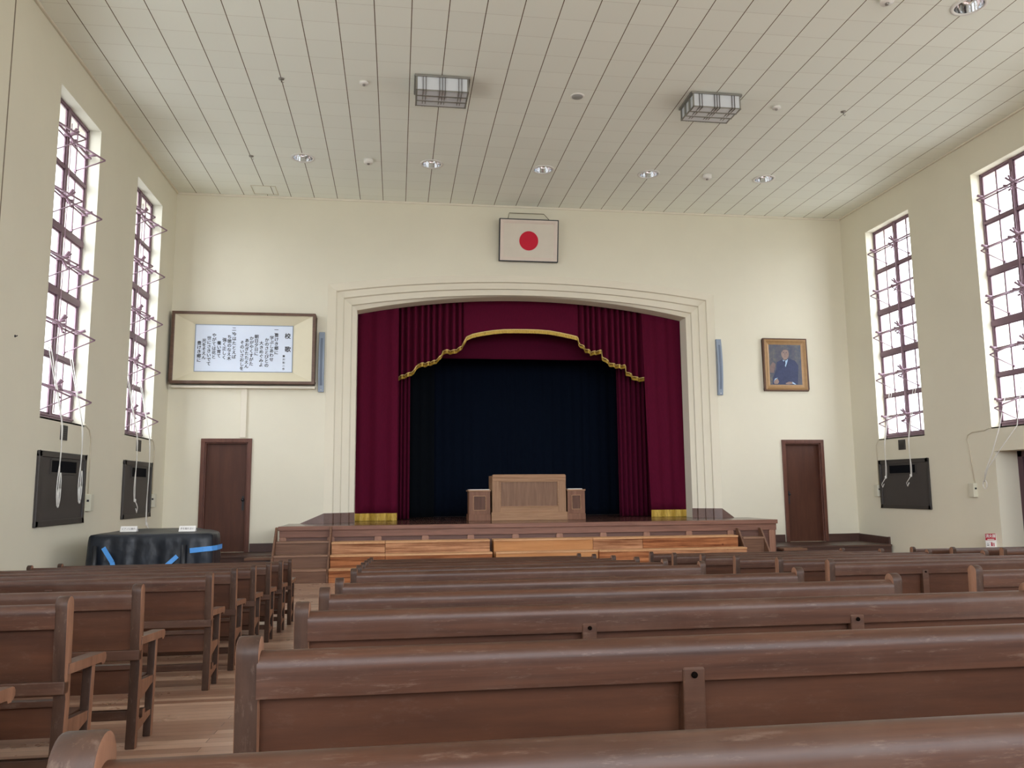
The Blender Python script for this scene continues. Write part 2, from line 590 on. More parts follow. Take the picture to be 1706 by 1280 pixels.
M['bluegrey_dark'] = mat_plain('blue_grey_grille', srgb(104, 116, 134), 0.5, 0.1, 0.08, 200)
M['lamp_metal'] = mat_plain('grey_lamp_metal', srgb(138, 136, 128), 0.4, 0.3, 0.06)
M['lamp_dark'] = mat_plain('dark_lamp_rod', srgb(92, 86, 82), 0.4, 0.3, 0.06)
M['lamp_glass'] = mat_plain('frosted_lamp_glass', srgb(208, 212, 216), 0.3, 0, 0.02)
M['white'] = mat_plain('white_plastic', srgb(228, 226, 220), 0.4, 0, 0.02)
M['chrome'] = mat_plain('polished_reflector', srgb(226, 228, 232), 0.12, 1.0, 0.02)
M['grille_grey'] = mat_plain('grey_speaker_grille', srgb(158, 158, 154), 0.6, 0, 0.05, 120)
M['paper'] = mat_plain('white_paper', srgb(232, 230, 226), 0.7, 0, 0.015)
M['ink'] = mat_plain('black_ink', srgb(22, 20, 28), 0.6, 0, 0.05)
M['song_sheet'] = mat_plain('pale_blue_sheet', srgb(214, 224, 240), 0.25, 0, 0.012, 1.5)
M['song_mat'] = mat_plain('cream_mount', srgb(214, 206, 180), 0.7, 0, 0.02, 3)
M['flag_white'] = mat_plain('white_flag_cloth', srgb(214, 206, 192), 0.8, 0, 0.03, 3)
M['flag_red'] = mat_plain('red_flag_disc', srgb(196, 8, 46), 0.75, 0, 0.03)
M['flag_frame'] = mat_plain('pale_pinkish_frame', srgb(216, 202, 190), 0.45, 0, 0.03)
M['gilt'] = mat_plain('gilt_frame', srgb(158, 124, 84), 0.4, 0.25, 0.1, 12)
M['gilt_dark'] = mat_plain('dark_gilt_frame', srgb(86, 58, 42), 0.45, 0.2, 0.1, 12)
M['purple_door'] = mat_plain('purple_brown_door_paint', srgb(84, 58, 66), 0.4, 0, 0.05)
M['sign_red'] = mat_plain('sign_red', srgb(176, 20, 48), 0.4, 0, 0.02)
M['strap'] = mat_plain('blue_strap_webbing', srgb(74, 148, 222), 0.5, 0, 0.05, 40)
M['metal'] = mat_plain('brushed_metal', srgb(150, 146, 140), 0.3, 0.8, 0.03)
M['wire'] = mat_plain('grey_wire', srgb(110, 102, 80), 0.6, 0, 0.03)

t = NT('black_sheet_cover')
cz = t.noise(t.coords((3, 3, 2.2)), 1.5, 2.5, 0.5)
M['cover'] = t.bsdf(t.ramp(cz, [(0.3, srgb(14, 19, 28)), (0.7, srgb(27, 34, 44))]), 0.42, 0, 0.4, 0.0, bump=cz, bump_s=0.45, bump_d=0.06)

# window panes: thin clear glass
t = NT('window_glass')
tr = t.n('ShaderNodeBsdfTransparent')
tr.inputs['Color'].default_value = (0.94, 0.95, 0.97, 1)
gl = t.n('ShaderNodeBsdfGlossy')
gl.inputs['Roughness'].default_value = 0.03
lw = t.n('ShaderNodeLayerWeight')
lw.inputs['Blend'].default_value = 0.5
mx = t.n('ShaderNodeMixShader')
t.l(t.math('ADD', t.math('MULTIPLY', t.math('POWER', lw.outputs['Facing'], 5.0), 0.7), 0.04), mx.inputs[0])
t.l(tr.outputs[0], mx.inputs[1])
t.l(gl.outputs[0], mx.inputs[2])
t.l(mx.outputs[0], t.out.inputs['Surface'])
M['glass'] = t.m


# ================================================================ THE SETTING
def wall_grid(mb, axis, d_in, d_out, a0, a1, b0, b1, holes, mi_wall=0, mi_rev=1):
    """wall slab with rectangular holes; axis = normal, a = horizontal coordinate, b = z"""
    As = sorted({a0, a1, *[h[0] for h in holes], *[h[1] for h in holes]})
    Bs = sorted({b0, b1, *[h[2] for h in holes], *[h[3] for h in holes]})

    def P(a, b, d):
        return (d, a, b) if axis == 'x' else (a, d, b)

    def hole(i, j):
        if i < 0 or j < 0 or i >= len(As) - 1 or j >= len(Bs) - 1:
            return None
        a, b = (As[i] + As[i + 1]) / 2, (Bs[j] + Bs[j + 1]) / 2
        return any(h[0] < a < h[1] and h[2] < b < h[3] for h in holes)

    for i in range(len(As) - 1):
        for j in range(len(Bs) - 1):
            A, B, C, D = As[i], As[i + 1], Bs[j], Bs[j + 1]
            if hole(i, j):
                continue
            for d in (d_in, d_out):
                mb.face([P(A, C, d), P(B, C, d), P(B, D, d), P(A, D, d)], mi_wall)
            for (di, dj, p, q) in ((-1, 0, (A, C), (A, D)), (1, 0, (B, C), (B, D)), (0, -1, (A, C), (B, C)), (0, 1, (A, D), (B, D))):
                h = hole(i + di, j + dj)
                if h is None or h:
                    mb.face([P(*p, d_in), P(*q, d_in), P(*q, d_out), P(*p, d_out)], mi_rev if h else mi_wall)
    return mb


def struct(mb, name, mats, parent=None, **kw):
    return mb.build(name, mats, parent, kind='structure', **kw)


# floor: falls towards the stage, level in front of it
Yk = 0.604 / 0.061
mb = MB()
prof = [(YR - 0.4, floor_z(YR - 0.4)), (Yk, 0.0), (YB + 0.2, 0.0), (YB + 0.2, -0.3), (YR - 0.4, -0.3)]
mb.prism(prof, 'x', XL - 0.5, XR + 0.5)
struct(mb, 'floor', M['floor'])

mb = MB()
mb.box(XL - 0.5, XR + 0.5, YR - 0.4, YB + 0.02, ZC, ZC + 0.25)
struct(mb, 'ceiling', M['ceiling'])

WT = 0.5
DOORWAY = (10.45, 12.07, -0.3, 2.08)
whole = [(a, b, WIN_Z[0], WIN_Z[1]) for a, b in WIN_Y]
struct(wall_grid(MB(), 'x', XL, XL - WT, YR, YB, -0.3, ZC, whole), 'wall_left', [M['wall'], M['reveal']], fixn=True)
struct(wall_grid(MB(), 'x', XR, XR + WT, YR, YB, -0.3, ZC, whole + [DOORWAY]), 'wall_right', [M['wall'], M['wall']], fixn=True)
struct(wall_grid(MB(), 'y', YR, YR - 0.3, XL - WT, XR + WT, -0.3, ZC, [(a, b, REAR_Z[0], REAR_Z[1]) for a, b in REAR_X], 0, 0), 'wall_rear', [M['wall']])

# stage wall with the stepped, arched proscenium
ARCH_N = 48


def opening(xl, xr, zs, zc, zb):
    """outline from the left foot over the segmental arch to the right foot"""
    w, h = (xr - xl) / 2, zc - zs
    r = (w * w + h * h) / (2 * h)
    cx, cz = (xl + xr) / 2, zc - r
    a = math.asin(w / r)
    pts = [(xl, zb)]
    for i in range(ARCH_N + 1):
        th = -a + 2 * a * i / ARCH_N
        pts.append((cx + r * math.sin(th), cz + r * math.cos(th)))
    pts.append((xr, zb))
    return pts


def at(x, z, y):
    """a point measured on the plane of the stage wall, carried to depth y"""
    k = y / YB
    return x * k, EYE + (z - EYE) * k


def ring(xl, xr, zs, zc, y):
    a = at(xl, zs, y)
    b = at(xr, zc, y)
    return opening(a[0], b[0], a[1], b[1], STAGE - 0.02)


zb0 = -0.3
rings = [(ring(-1.39, 6.68, 5.625, 5.91, YB), YB),
         (ring(-1.225, 6.505, 5.495, 5.772, YB + 0.06), YB + 0.06),
         (ring(-1.20, 6.48, 5.47, 5.75, YB + 0.105), YB + 0.105),
         (ring(-1.08, 6.33, 5.355, 5.628, YB + 0.165), YB + 0.165),
         (ring(-1.06, 6.31, 5.33, 5.61, YB + 0.21), YB + 0.21),
         (ring(-0.925, 6.165, 5.21, 5.497, YB + 0.27), YB + 0.27),
         (ring(-0.90, 6.14, 5.19, 5.48, YB + 0.315), YB + 0.315),
         (ring(-0.81, 6.035, 5.105, 5.46, YB + 0.37), YB + 0.37)]
last = rings[-1][0]
rings.append((last, YB + 0.75))
mb = MB()
for (pa, ya), (pb, yb) in zip(rings[:-1], rings[1:]):
    n = len(pa)
    for i in range(n - 1):
        mb.face([(pa[i][0], ya, pa[i][1]), (pa[i + 1][0], ya, pa[i + 1][1]), (pb[i + 1][0], yb, pb[i + 1][1]), (pb[i][0], yb, pb[i][1])], 1)
outer = rings[0][0]
oxl, oxr = outer[0][0], outer[-1][0]
DL = (-3.62, -2.83, 0.393, 2.465)
DR = (8.115, 8.905, 0.393, 2.44)
mbl = MB()
wall_grid(mb, 'y', YB, YB + 0.2, XL - WT, oxl, zb0, ZC, [DL], 0, 0)
wall_grid(mb, 'y', YB, YB + 0.2, oxr, XR + WT, zb0, ZC, [DR], 0, 0)
for i in range(1, len(outer) - 2):
    (x0, z0), (x1, z1) = outer[i], outer[i + 1]
    mb.face([(x0, YB, z0), (x1, YB, z1), (x1, YB, ZC), (x0, YB, ZC)], 0)
mb.face([(oxl, YB, zb0), (oxr, YB, zb0), (oxr, YB, STAGE - 0.02), (oxl, YB, STAGE - 0.02)], 0)
struct(mb, 'wall_front', [M['wall'], M['proscenium']], fixn=False)

# dark stage house behind the proscenium
mb = MB()
mb.box(-2.6, 7.9, 20.2, 20.4, 0, 7.2)
struct(mb, 'wall_back', M['dark_void'])
mb = MB().box(-2.8, -2.6, YB + 0.2, 20.4, 0, 7.2)
struct(mb, 'wall_stage_left', M['dark_void'])
mb = MB().box(7.9, 8.1, YB + 0.2, 20.4, 0, 7.2)
struct(mb, 'wall_stage_right', M['dark_void'])
mb = MB().box(-2.8, 8.1, YB + 0.2, 20.4, 7.2, 7.4)
struct(mb, 'ceiling_stage', M['dark_void'])

# rear rooms behind the two doors are closed off by the door leaves

# skirting at the foot of the proscenium (follows the steps) with slanted ends
mb = MB()
SK = 0.19


def foot(side):
    idx = 0 if side < 0 else -1
    pts = [(p[idx][0], y) for p, y in rings[:-1]]
    out = []
    for (x, y) in pts:
        out.append((x + (0.012 if side < 0 else -0.012), y - 0.012))
    return out


for side in (-1, 1):
    fp = foot(side)
    for (a, b) in zip(fp[:-1], fp[1:]):
        mb.face([(a[0], a[1], STAGE), (b[0], b[1], STAGE), (b[0], b[1], STAGE + SK), (a[0], a[1], STAGE + SK)])
        mb.face([(a[0], a[1], STAGE + SK), (b[0], b[1], STAGE + SK), (b[0] + 0.012 * -side * -1, b[1] + 0.012, STAGE + SK), (a[0], a[1] + 0.012, STAGE + SK)])
    e = fp[0]
    L_ = 0.47 if side < 0 else 0.27
    x2 = e[0] + side * L_
    mb.prism([(e[0], STAGE), (e[0], STAGE + SK), (x2, STAGE - 0.01), (x2, STAGE - 0.06), (e[0], STAGE - 0.06)], 'y', YB - 0.014, YB + 0.002)
struct(mb, 'baseboard_stage', M['marble_skirting'], fixn=False)

# beads at the top of the walls, joint on the left wall
mb = MB()
for x0, x1 in ((XL, XL + 0.035), (XR - 0.035, XR)):
    mb.box(x0, x1, YR, YB, ZC - 0.035, ZC)
mb.box(XL, XR, YB - 0.02, YB, ZC - 0.045, ZC)
struct(mb, 'trim_1', M['trim_cream'], bevel=0.008)
mb = MB().box(XL - 0.002, XL + 0.004, 9.30, 9.318, 1.0, ZC - 0.04)
struct(mb, 'trim_2', mat_plain('joint_sealant', srgb(128, 116, 98), 0.8))
mb = MB()
mb.box(-2.985, -2.875, YB - 0.035, YB + 0.002, 2.56, 3.54)
struct(mb, 'trim_3', M['trim_cream'], bevel=0.004)
# low skirting beside the landings
mb = MB()
mb.box(-2.745, -2.0, YB - 0.02, YB, 0.39, 0.55)
mb.box(XL, -3.70, YB - 0.02, YB, 0.39, 0.55)
struct(mb, 'baseboard_left', M['skirting'], bevel=0.004)
mb = MB()
mb.box(8.985, XR, YB - 0.02, YB, 0.39, 0.545)
mb.box(7.2, 8.02, YB - 0.02, YB, 0.39, 0.545)
mb.prism([(15.13, 0.0), (YB - 0.02, 0.0), (YB - 0.02, 0.545), (15.13, 0.525)], 'x', XR - 0.025, XR)
mb.box(XR - 0.035, XR, 15.10, 15.15, 0.0, 0.53)
struct(mb, 'baseboard_right', M['skirting'], bevel=0.004)

# ---------------------------------------------------------------- windows
NT_ = 5
TH = (WIN_Z[1] - WIN_Z[0]) / NT_
TRANS = [0.024, 0.045, 0.045, 0.024]


def build_window(num, side, y0, y1, full=True):
    XW = XL if side < 0 else XR
    ins = 1 if side < 0 else -1           # towards the room

    def X(d):
        return XW + ins * d

    def bx(mb, d0, d1, a0, a1, z0, z1, mi=0):
        xa, xb = sorted((X(d0), X(d1)))
        mb.box(xa, xb, a0, a1, z0, z1, mi)

    z0, z1 = WIN_Z
    ym = (y0 + y1) / 2
    d0, d1 = -0.205, -0.165
    f = MB()
    fw = 0.036
    bx(f, d0, d1, y0, y1, z0, z0 + 0.085)
    bx(f, d0, d1, y0, y1, z1 - fw, z1)
    bx(f, d0, d1, y0, y0 + fw, z0, z1)
    bx(f, d0, d1, y1 - fw, y1, z0, z1)
    bx(f, d0, d1 + 0.01, ym - 0.036, ym + 0.036, z0, z1)
    for k in range(1, NT_):
        zt = z0 + TH * (NT_ - k)
        h = TRANS[k - 1]
        bx(f, d0, d1 + (0.005 if h < 0.04 else 0.012), y0, y1, zt - h, zt + h)
    # drip bead over the sill
    bx(f, d1, d1 + 0.02, y0, y1, z0 + 0.06, z0 + 0.08)
    root = struct(f, 'window_%d' % num, M['window_metal'], bevel=0.004)  # also names the unseen side windows added for daylight
    # sloping sill, in the same darkened colour as the reveal
    s = MB()
    xa, xb = X(-0.165), X(0.0)
    s.prism([(xa, z0 - 0.02), (xb, z0 - 0.02), (xb, z0 + 0.002), (xa, z0 + 0.008)], 'y', y0, y1)
    struct(s, 'window_sill', M['reveal'], root)
    # sashes: two lights in each of five tiers, each 2 x 2 panes
    for k in range(NT_):
        zt1 = z1 - TH * k - (fw if k == 0 else TRANS[k - 1])
        zt0 = z1 - TH * (k + 1) + (0.085 if k == NT_ - 1 else TRANS[k])
        for (a, b) in ((y0 + fw, ym - 0.036), (ym + 0.036, y1 - fw)):
            m = MB()
            sw = 0.024
            bx(m, -0.197, -0.178, a, b, zt0, zt0 + sw)
            bx(m, -0.197, -0.178, a, b, zt1 - sw, zt1)
            bx(m, -0.197, -0.178, a, a + sw, zt0, zt1)
            bx(m, -0.197, -0.178, b - sw, b, zt0, zt1)
            bx(m, -0.194, -0.181, (a + b) / 2 - 0.0135, (a + b) / 2 + 0.0135, zt0, zt1)
            bx(m, -0.194, -0.181, a, b, (zt0 + zt1) / 2 - 0.012, (zt0 + zt1) / 2 + 0.012)
            sash = struct(m, 'window_sash', M['window_metal'], root)
            g = MB()
            g.face([(X(-0.187), a + sw, zt0 + sw), (X(-0.187), b - sw, zt0 + sw), (X(-0.187), b - sw, zt1 - sw), (X(-0.187), a + sw, zt1 - sw)])
            struct(g, 'window_glass', M['glass'], sash)
    if not full:
        return root
    # opening gear: a shaft across each tier, folding arms to each sash, forked lever at the mullion
    for k in range(NT_):
        zt = z1 - TH * k
        zm = zt - TH * 0.5
        sh = MB()
        sh.tube([(X(-0.12), y0 + 0.03, zm), (X(-0.12), y1 - 0.03, zm)], 0.017, 8)
        for yy in (y0 + 0.08, ym - 0.12, ym + 0.12, y1 - 0.08):
            bx(sh, -0.17, -0.10, yy - 0.012, yy + 0.012, zm - 0.02, zm + 0.035)
        struct(sh, 'opener_shaft', M['opener_metal'], root)
        for (a, b) in ((y0, ym), (ym, y1)):
            c = a + (b - a) * 0.30
            am = MB()
            tip = (X(0.20), c + 0.16, zm - 0.15)
            am.tube([(X(-0.11), c - 0.02, zm), (X(0.05), c + 0.07, zm - 0.075), tip], [0.017, 0.013, 0.012], 6)
            am.tube([tip, (X(-0.17), c + 0.10, zm - 0.34)], 0.009, 6)
            am.box(min(X(-0.19), X(-0.16)), max(X(-0.19), X(-0.16)), c + 0.08, c + 0.12, zm - 0.36, zm - 0.32)
            bxs = MB()
            am.tube([(X(-0.12), b - 0.12, zm), (X(-0.02), b - 0.10, zm + 0.03)], [0.016, 0.022], 6)
            struct(am, 'opener_arm', M['opener_metal'], root)
        lv = MB()
        for dz, dy in ((0.10, 0.05), (0.11, -0.02)):
            lv.tube([(X(-0.12), ym - 0.06, zm), (X(-0.03), ym - 0.06 + dy, zm + dz)], [0.014, 0.017], 6)
        lv.tube([(X(-0.12), ym - 0.06, zm), (X(-0.05), ym - 0.08, zm - 0.12)], 0.012, 6)
        lv.tube([(X(-0.05), ym - 0.10, zm - 0.12), (X(-0.05), ym - 0.04, zm - 0.125)], 0.016, 6)
        struct(lv, 'opener_lever', M['opener_metal'], root)
    rod = MB()
    rod.tube([(X(-0.10), ym - 0.07, z0 + 0.1), (X(-0.10), ym - 0.07, z1 - 0.25)], 0.006, 6)
    struct(rod, 'opener_rod', M['opener_metal'], root)
    return root


wn = 1
for k, (a, b) in enumerate(WIN_Y):
    for s in (-1, 1):
        build_window(wn, s, a, b, full=(k < 2))
        wn += 1

for a, b in REAR_X:  # unseen windows added to light pews and front wall from behind
    f = MB()
    f.frame('y', a, b, REAR_Z[0], REAR_Z[1], 0.06, YR - 0.22, YR - 0.15)
    for i in range(1, 4):
        f.box(a + (b - a) * i / 4 - 0.02, a + (b - a) * i / 4 + 0.02, YR - 0.21, YR - 0.16, REAR_Z[0], REAR_Z[1])
    for i in range(1, 6):
        zz = REAR_Z[0] + (REAR_Z[1] - REAR_Z[0]) * i / 6
        f.box(a, b, YR - 0.21, YR - 0.16, zz - 0.02, zz + 0.02)
    rw = struct(f, 'window_%d' % wn, M['window_metal'])  # added unseen rear window
    wn += 1
    g = MB().face([(a, YR - 0.185, REAR_Z[0]), (b, YR - 0.185, REAR_Z[0]), (b, YR - 0.185, REAR_Z[1]), (a, YR - 0.185, REAR_Z[1])])
    struct(g, 'window_glass', M['glass'], rw)

# ---------------------------------------------------------------- doors
def build_door(num, hole, hinge_left):
    x0, x1, z0, z1 = hole
    f = MB()
    cw = 0.075
    f.box(x0 - cw, x0, YB - 0.03, YB + 0.1, z0, z1 + cw)
    f.box(x1, x1 + cw, YB - 0.03, YB + 0.1, z0, z1 + cw)
    f.box(x0 - cw, x1 + cw, YB - 0.031, YB + 0.1, z1, z1 + cw)
    # inner moulding
    f.box(x0, x0 + 0.022, YB + 0.0, YB + 0.14, z0, z1)
    f.box(x1 - 0.022, x1, YB + 0.0, YB + 0.14, z0, z1)
    f.box(x0, x1, YB + 0.0, YB + 0.14, z1 - 0.022, z1)
    root = struct(f, 'door_%d' % num, M['door_frame'], bevel=0.006)
    l = MB().box(x0 + 0.012, x1 - 0.012, YB + 0.10, YB + 0.145, z0 - 0.03, z1 - 0.01)
    struct(l, 'door_leaf', M['door'], root)
    xh = x1 - 0.08 if hinge_left else x0 + 0.08
    h = MB()
    h.lathe([(0.0, -0.055), (0.026, -0.05), (0.03, -0.03), (0.014, -0.02), (0.012, 0.0)], (xh, YB + 0.10, z0 + 0.98), 16, axis='y')
    h.box(xh - 0.018, xh + 0.018, YB + 0.092, YB + 0.102, z0 + 0.78, z0 + 1.05)
    struct(h, 'door_handle', M['black'], root)
    return root


build_door(1, DL, True)
build_door(2, DR, False)

# side doorway in the right wall
f = MB()
xd = XR + 0.44
f.box(xd - 0.04, xd + 0.05, 11.97, 12.07, 0.0, 2.08)
f.box(xd - 0.04, xd + 0.05, 10.45, 10.55, 0.0, 2.08)
f.box(xd - 0.04, xd + 0.05, 10.45, 12.07, 1.98, 2.08)
root = struct(f, 'door_3', M['purple_door'], bevel=0.006)
l = MB()
l.box(xd, xd + 0.04, 10.55, 11.97, 0.0, 1.98)
for a, b in ((10.62, 11.22), (11.30, 11.90)):
    l.frame('x', a, b, 0.15, 1.9, 0.07, xd - 0.012, xd + 0.01)
struct(l, 'door_leaf', mat_plain('dull_mauve_door', srgb(112, 92, 98), 0.4), root, bevel=0.003)


# ================================================================ STAGE
SX0, SX1 = -2.03, 7.22
st = thing('stage', 'long wooden stage platform with panelled front under the arch', 'stage', (2.6, YS, 0))


def part(mb, name, m, root, bevel=0.0, **kw):
    return mb.build(name, m, root, off=root.location if root.parent is None else root.parent.location, bevel=bevel, **kw)


lp = [(p[0][0], y) for p, y in rings]
rp = [(p[-1][0], y) for p, y in rings]
poly = [(SX0, YS), (SX1, YS), (SX1, YB - 0.002)] + [(x - 0.003, y) for x, y in rp] + [(7.85, YB + 0.78), (7.85, 20.15), (-2.55, 20.15), (-2.55, YB + 0.78)] + [(x + 0.003, y) for x, y in reversed(lp)] + [(SX0, YB - 0.002)]
part(MB().prism(poly, 'z', STAGE - 0.05, STAGE), 'deck', M['stage_floor'], st, fixn=True)
part(MB().box(SX0 - 0.02, SX1 + 0.02, YS - 0.045, YS + 0.06, 0.835, STAGE + 0.001), 'nosing', M['stage_wood'], st, bevel=0.006)
part(MB().box(SX0, SX1, YS - 0.012, YS + 0.05, 0.715, 0.834), 'front_rail', M['stage_wood'], st, bevel=0.003)
part(MB().box(SX0, SX1, YS + 0.028, YS + 0.06, 0.0, 0.716), 'front_panel', M['stage_panel'], st)
part(MB().box(SX0, SX1, YS - 0.006, YS + 0.05, 0.0, 0.14), 'bottom_rail', M['stage_wood'], st, bevel=0.003)
for xc in (-1.97, -1.14, -0.315, 0.525, 1.346, 2.17, 2.99, 3.816, 4.65, 5.478, 6.30, 7.13):
    m = MB()
    hw = 0.062
    m.prism([(xc - hw, 0.13), (xc + hw, 0.13), (xc + hw, 0.70), (xc + hw - 0.02, 0.718), (xc - hw + 0.02, 0.718), (xc - hw, 0.70)], 'y', YS - 0.010, YS + 0.03)
    part(m, 'stile', M['stile_wood'], st, bevel=0.004)
for x in (SX0, SX1 - 0.04):
    part(MB().box(x, x + 0.04, YS + 0.05, YB - 0.02, 0.0, 0.85), 'side_panel', M['stage_wood'], st)


def steps(name, label, x0, x1, treads, thick, foot_y, top_z):
    """open flight against the stage; treads = [(front y, z)] from the top down"""
    r = thing(name, label, 'steps', ((x0 + x1) / 2, foot_y, 0))
    wd = 0.17
    for x in (x0, x1 - thick):
        pl = [(YS - 0.05, top_z), (YS - 0.05, 0.0), (foot_y - 0.03, 0.0), (foot_y - 0.03, 0.10), (YS - 0.13, top_z)]
        part(MB().prism(pl, 'x', x, x + thick), 'stringer', M['stair_wood'], r, bevel=0.008)
    for i, (y, z) in enumerate(treads):
        yb = treads[i - 1][0] if i else YS - 0.052
        part(MB().box(x0 + thick, x1 - thick, y - 0.015, yb + 0.0, z - 0.035, z), 'tread', M['tread_edge'], r, bevel=0.004)
        zl = treads[i + 1][1] if i + 1 < len(treads) else 0.0
        part(MB().box(x0 + thick, x1 - thick, y + 0.012, y + 0.03, zl, z - 0.035), 'riser', M['stair_wood'], r)
    return r


steps('stage_steps', 'broad brown wooden steps at the piano end of the stage front', -2.085, -1.115, [(14.69, 0.662), (14.45, 0.444), (14.21, 0.225)], 0.035, 14.19, 0.90)
steps('stage_steps', 'narrow wooden steps at the end of the stage nearest the portrait', 6.385, 6.87, [(14.66, 0.606), (14.42, 0.303)], 0.035, 14.30, 0.765)

# rough timber riser boxes in front of the stage
def riser_box(label, x0, x1, y0, y1, z, mat, h=0.19, edge=True):
    r = thing('riser_box', label, 'riser box', ((x0 + x1) / 2, y0, 0), 'timber riser boxes before the stage')
    part(MB().box(x0, x1, y0 + 0.012, y1, 0.0, z - 0.03), 'front_board', mat, r, bevel=0.004)
    m = MB()
    nx = 28
    rr = random.Random(int(x0 * 1000) + int(z * 100))
    front = [(x0 + (x1 - x0) * i / nx, y0 - 0.004 + rr.uniform(-0.006, 0.006)) for i in range(nx + 1)]
    m.prism(front + [(x1, y1), (x0, y1)], 'z', z - 0.03, z)
    part(m, 'top_board', M['raw_edge'], r)
    return r


T1, T2, T3 = (14.57, YS - 0.06, 0.645), (14.36, 14.565, 0.44), (14.15, 14.355, 0.2275)
riser_box('knotty cedar riser box of the upper tier beside the broad steps', -1.10, -0.185, *T1, M['raw_a'])
riser_box('long knotty cedar riser box of the upper tier left of the black gap', -0.178, 1.655, *T1, M['raw_a'])
riser_box('smooth pale plywood riser box of the upper tier below the lectern', 1.725, 3.528, *T1, M['raw_b'])
riser_box('short knotty cedar riser box of the upper tier next to the plywood one', 3.534, 4.458, *T1, M['raw_a'])
riser_box('reddish cedar riser box of the upper tier reaching the narrow steps', 4.464, 6.288, *T1, M['raw_c'])
riser_box('cedar riser box of the middle tier beside the broad steps', -1.104, -0.178, *T2, M['raw_c'])
riser_box('cedar riser box of the middle tier with a ragged lip before the black gap', -0.172, 1.675, *T2, M['raw_c'])
riser_box('pale plywood riser box of the middle tier right of the black gap', 1.738, 3.572, *T2, M['raw_b'])
riser_box('reddish rough cedar riser box standing forward of the middle tier', 3.58, 4.488, 14.30, 14.563, 0.44, M['raw_c'])
riser_box('cedar riser box of the middle tier in front of the narrow steps', 4.495, 6.36, *T2, M['raw_a'])
riser_box('rough cedar riser box on the floor, lowest tier beside the broad steps', -1.108, -0.189, *T3, M['raw_c'])

# landings under the two doors
def landing(label, x0, x1, y0, ex0, ex1, ey, cat='landing'):
    r = thing('door_landing', label, cat, ((x0 + x1) / 2, y0, 0))
    part(MB().box(x0, x1, y0, YB - 0.003, 0.355, 0.393), 'deck', M['landing_wood'], r, bevel=0.005)
    part(MB().box(x0, x1, y0 + 0.03, y0 + 0.06, 0.0, 0.355), 'front_board', M['skirting'], r)
    part(MB().box(ex0, ex1, ey, y0 - 0.002, 0.33, 0.375), 'step_board', M['stair_wood'], r, bevel=0.005)
    part(MB().box(ex0, ex1, ey + 0.03, ey + 0.06, 0.0, 0.33), 'step_front', M['skirting'], r)
    return r


landing('low dark wooden landing under the door behind the piano', XL + 0.003, SX0 - 0.003, 15.30, -2.62, SX0 - 0.06, 14.95)
landing('low dark wooden landing under the door below the portrait', SX1 + 0.003, XR - 0.04, 15.0, SX1 + 0.03, 7.72, 14.72)

# ================================================================ CURTAINS
def curtain(name, label, x0, x1, y, ztop, zbot, nf, amp, mat, seed=0, drift=None, group=None, nv=24, nper=10, thick=0.01):
    rr = random.Random(seed)
    ph = [rr.uniform(-0.8, 0.8) for _ in range(nf + 3)]
    am = [rr.uniform(0.55, 1.25) for _ in range(nf + 3)]
    nu = nf * nper

    def fn(u, v):
        k = u * nf
        i = int(min(k, nf - 1e-6))
        fr_ = k - i
        s = am[i] * (1 - fr_) + am[i + 1] * fr_
        p = ph[i] * (1 - fr_) + ph[i + 1] * fr_
        w = math.sin(2 * PI * k + p)
        x = x0 + (x1 - x0) * u
        zt = ztop(x) if callable(ztop) else ztop
        zb = zbot(x) if callable(zbot) else zbot
        z = zt + (zb - zt) * v
        yy = y + amp * s * w * (0.75 + 0.25 * v)
        if drift:
            x += drift * u * (1 - math.cos(v * PI / 2)) if drift > 0 else drift * (1 - u) * (1 - v) ** 0.8
        return (x, yy, z)
    m = MB().grid(nu, nv, fn)
    o = m.build(name, mat, off=((x0 + x1) / 2, y, STAGE if not callable(zbot) else 3.5), fixn=False)
    md = o.modifiers.new('thickness', 'SOLIDIFY')
    md.thickness = thick
    if label:
        tag(o, label, 'curtain', group)
    return o, fn


def fringe(parent, fn, umin, umax, n, h, name='fringe', mat=None, dy=-0.015, top=0.0):
    m = MB()
    rr = random.Random(5)
    for i in range(n):
        u0 = umin + (umax - umin) * i / n
        u1 = umin + (umax - umin) * (i + 0.92) / n
        a, b = fn(u0, 1.0), fn(u1, 1.0)
        j = rr.uniform(-0.012, 0.012)
        k = rr.uniform(-0.010, 0.0)
        m.mesh([(a[0], a[1] + dy + k, a[2] + top), (b[0], b[1] + dy + k, b[2] + top), (b[0], b[1] + dy + j, b[2] + top - h), (a[0], a[1] + dy + j, a[2] + top - h),
                (a[0], a[1] + dy + k + 0.014, a[2] + top), (b[0], b[1] + dy + k + 0.014, b[2] + top), (b[0], b[1] + dy + j + 0.012, b[2] + top - h), (a[0], a[1] + dy + j + 0.012, a[2] + top - h)],
               [(0, 1, 2, 3), (7, 6, 5, 4), (0, 3, 7, 4), (1, 5, 6, 2), (0, 4, 5, 1), (3, 2, 6, 7)])
    return m.build(name, mat or M['gold'], parent, off=parent.location, fixn=False)


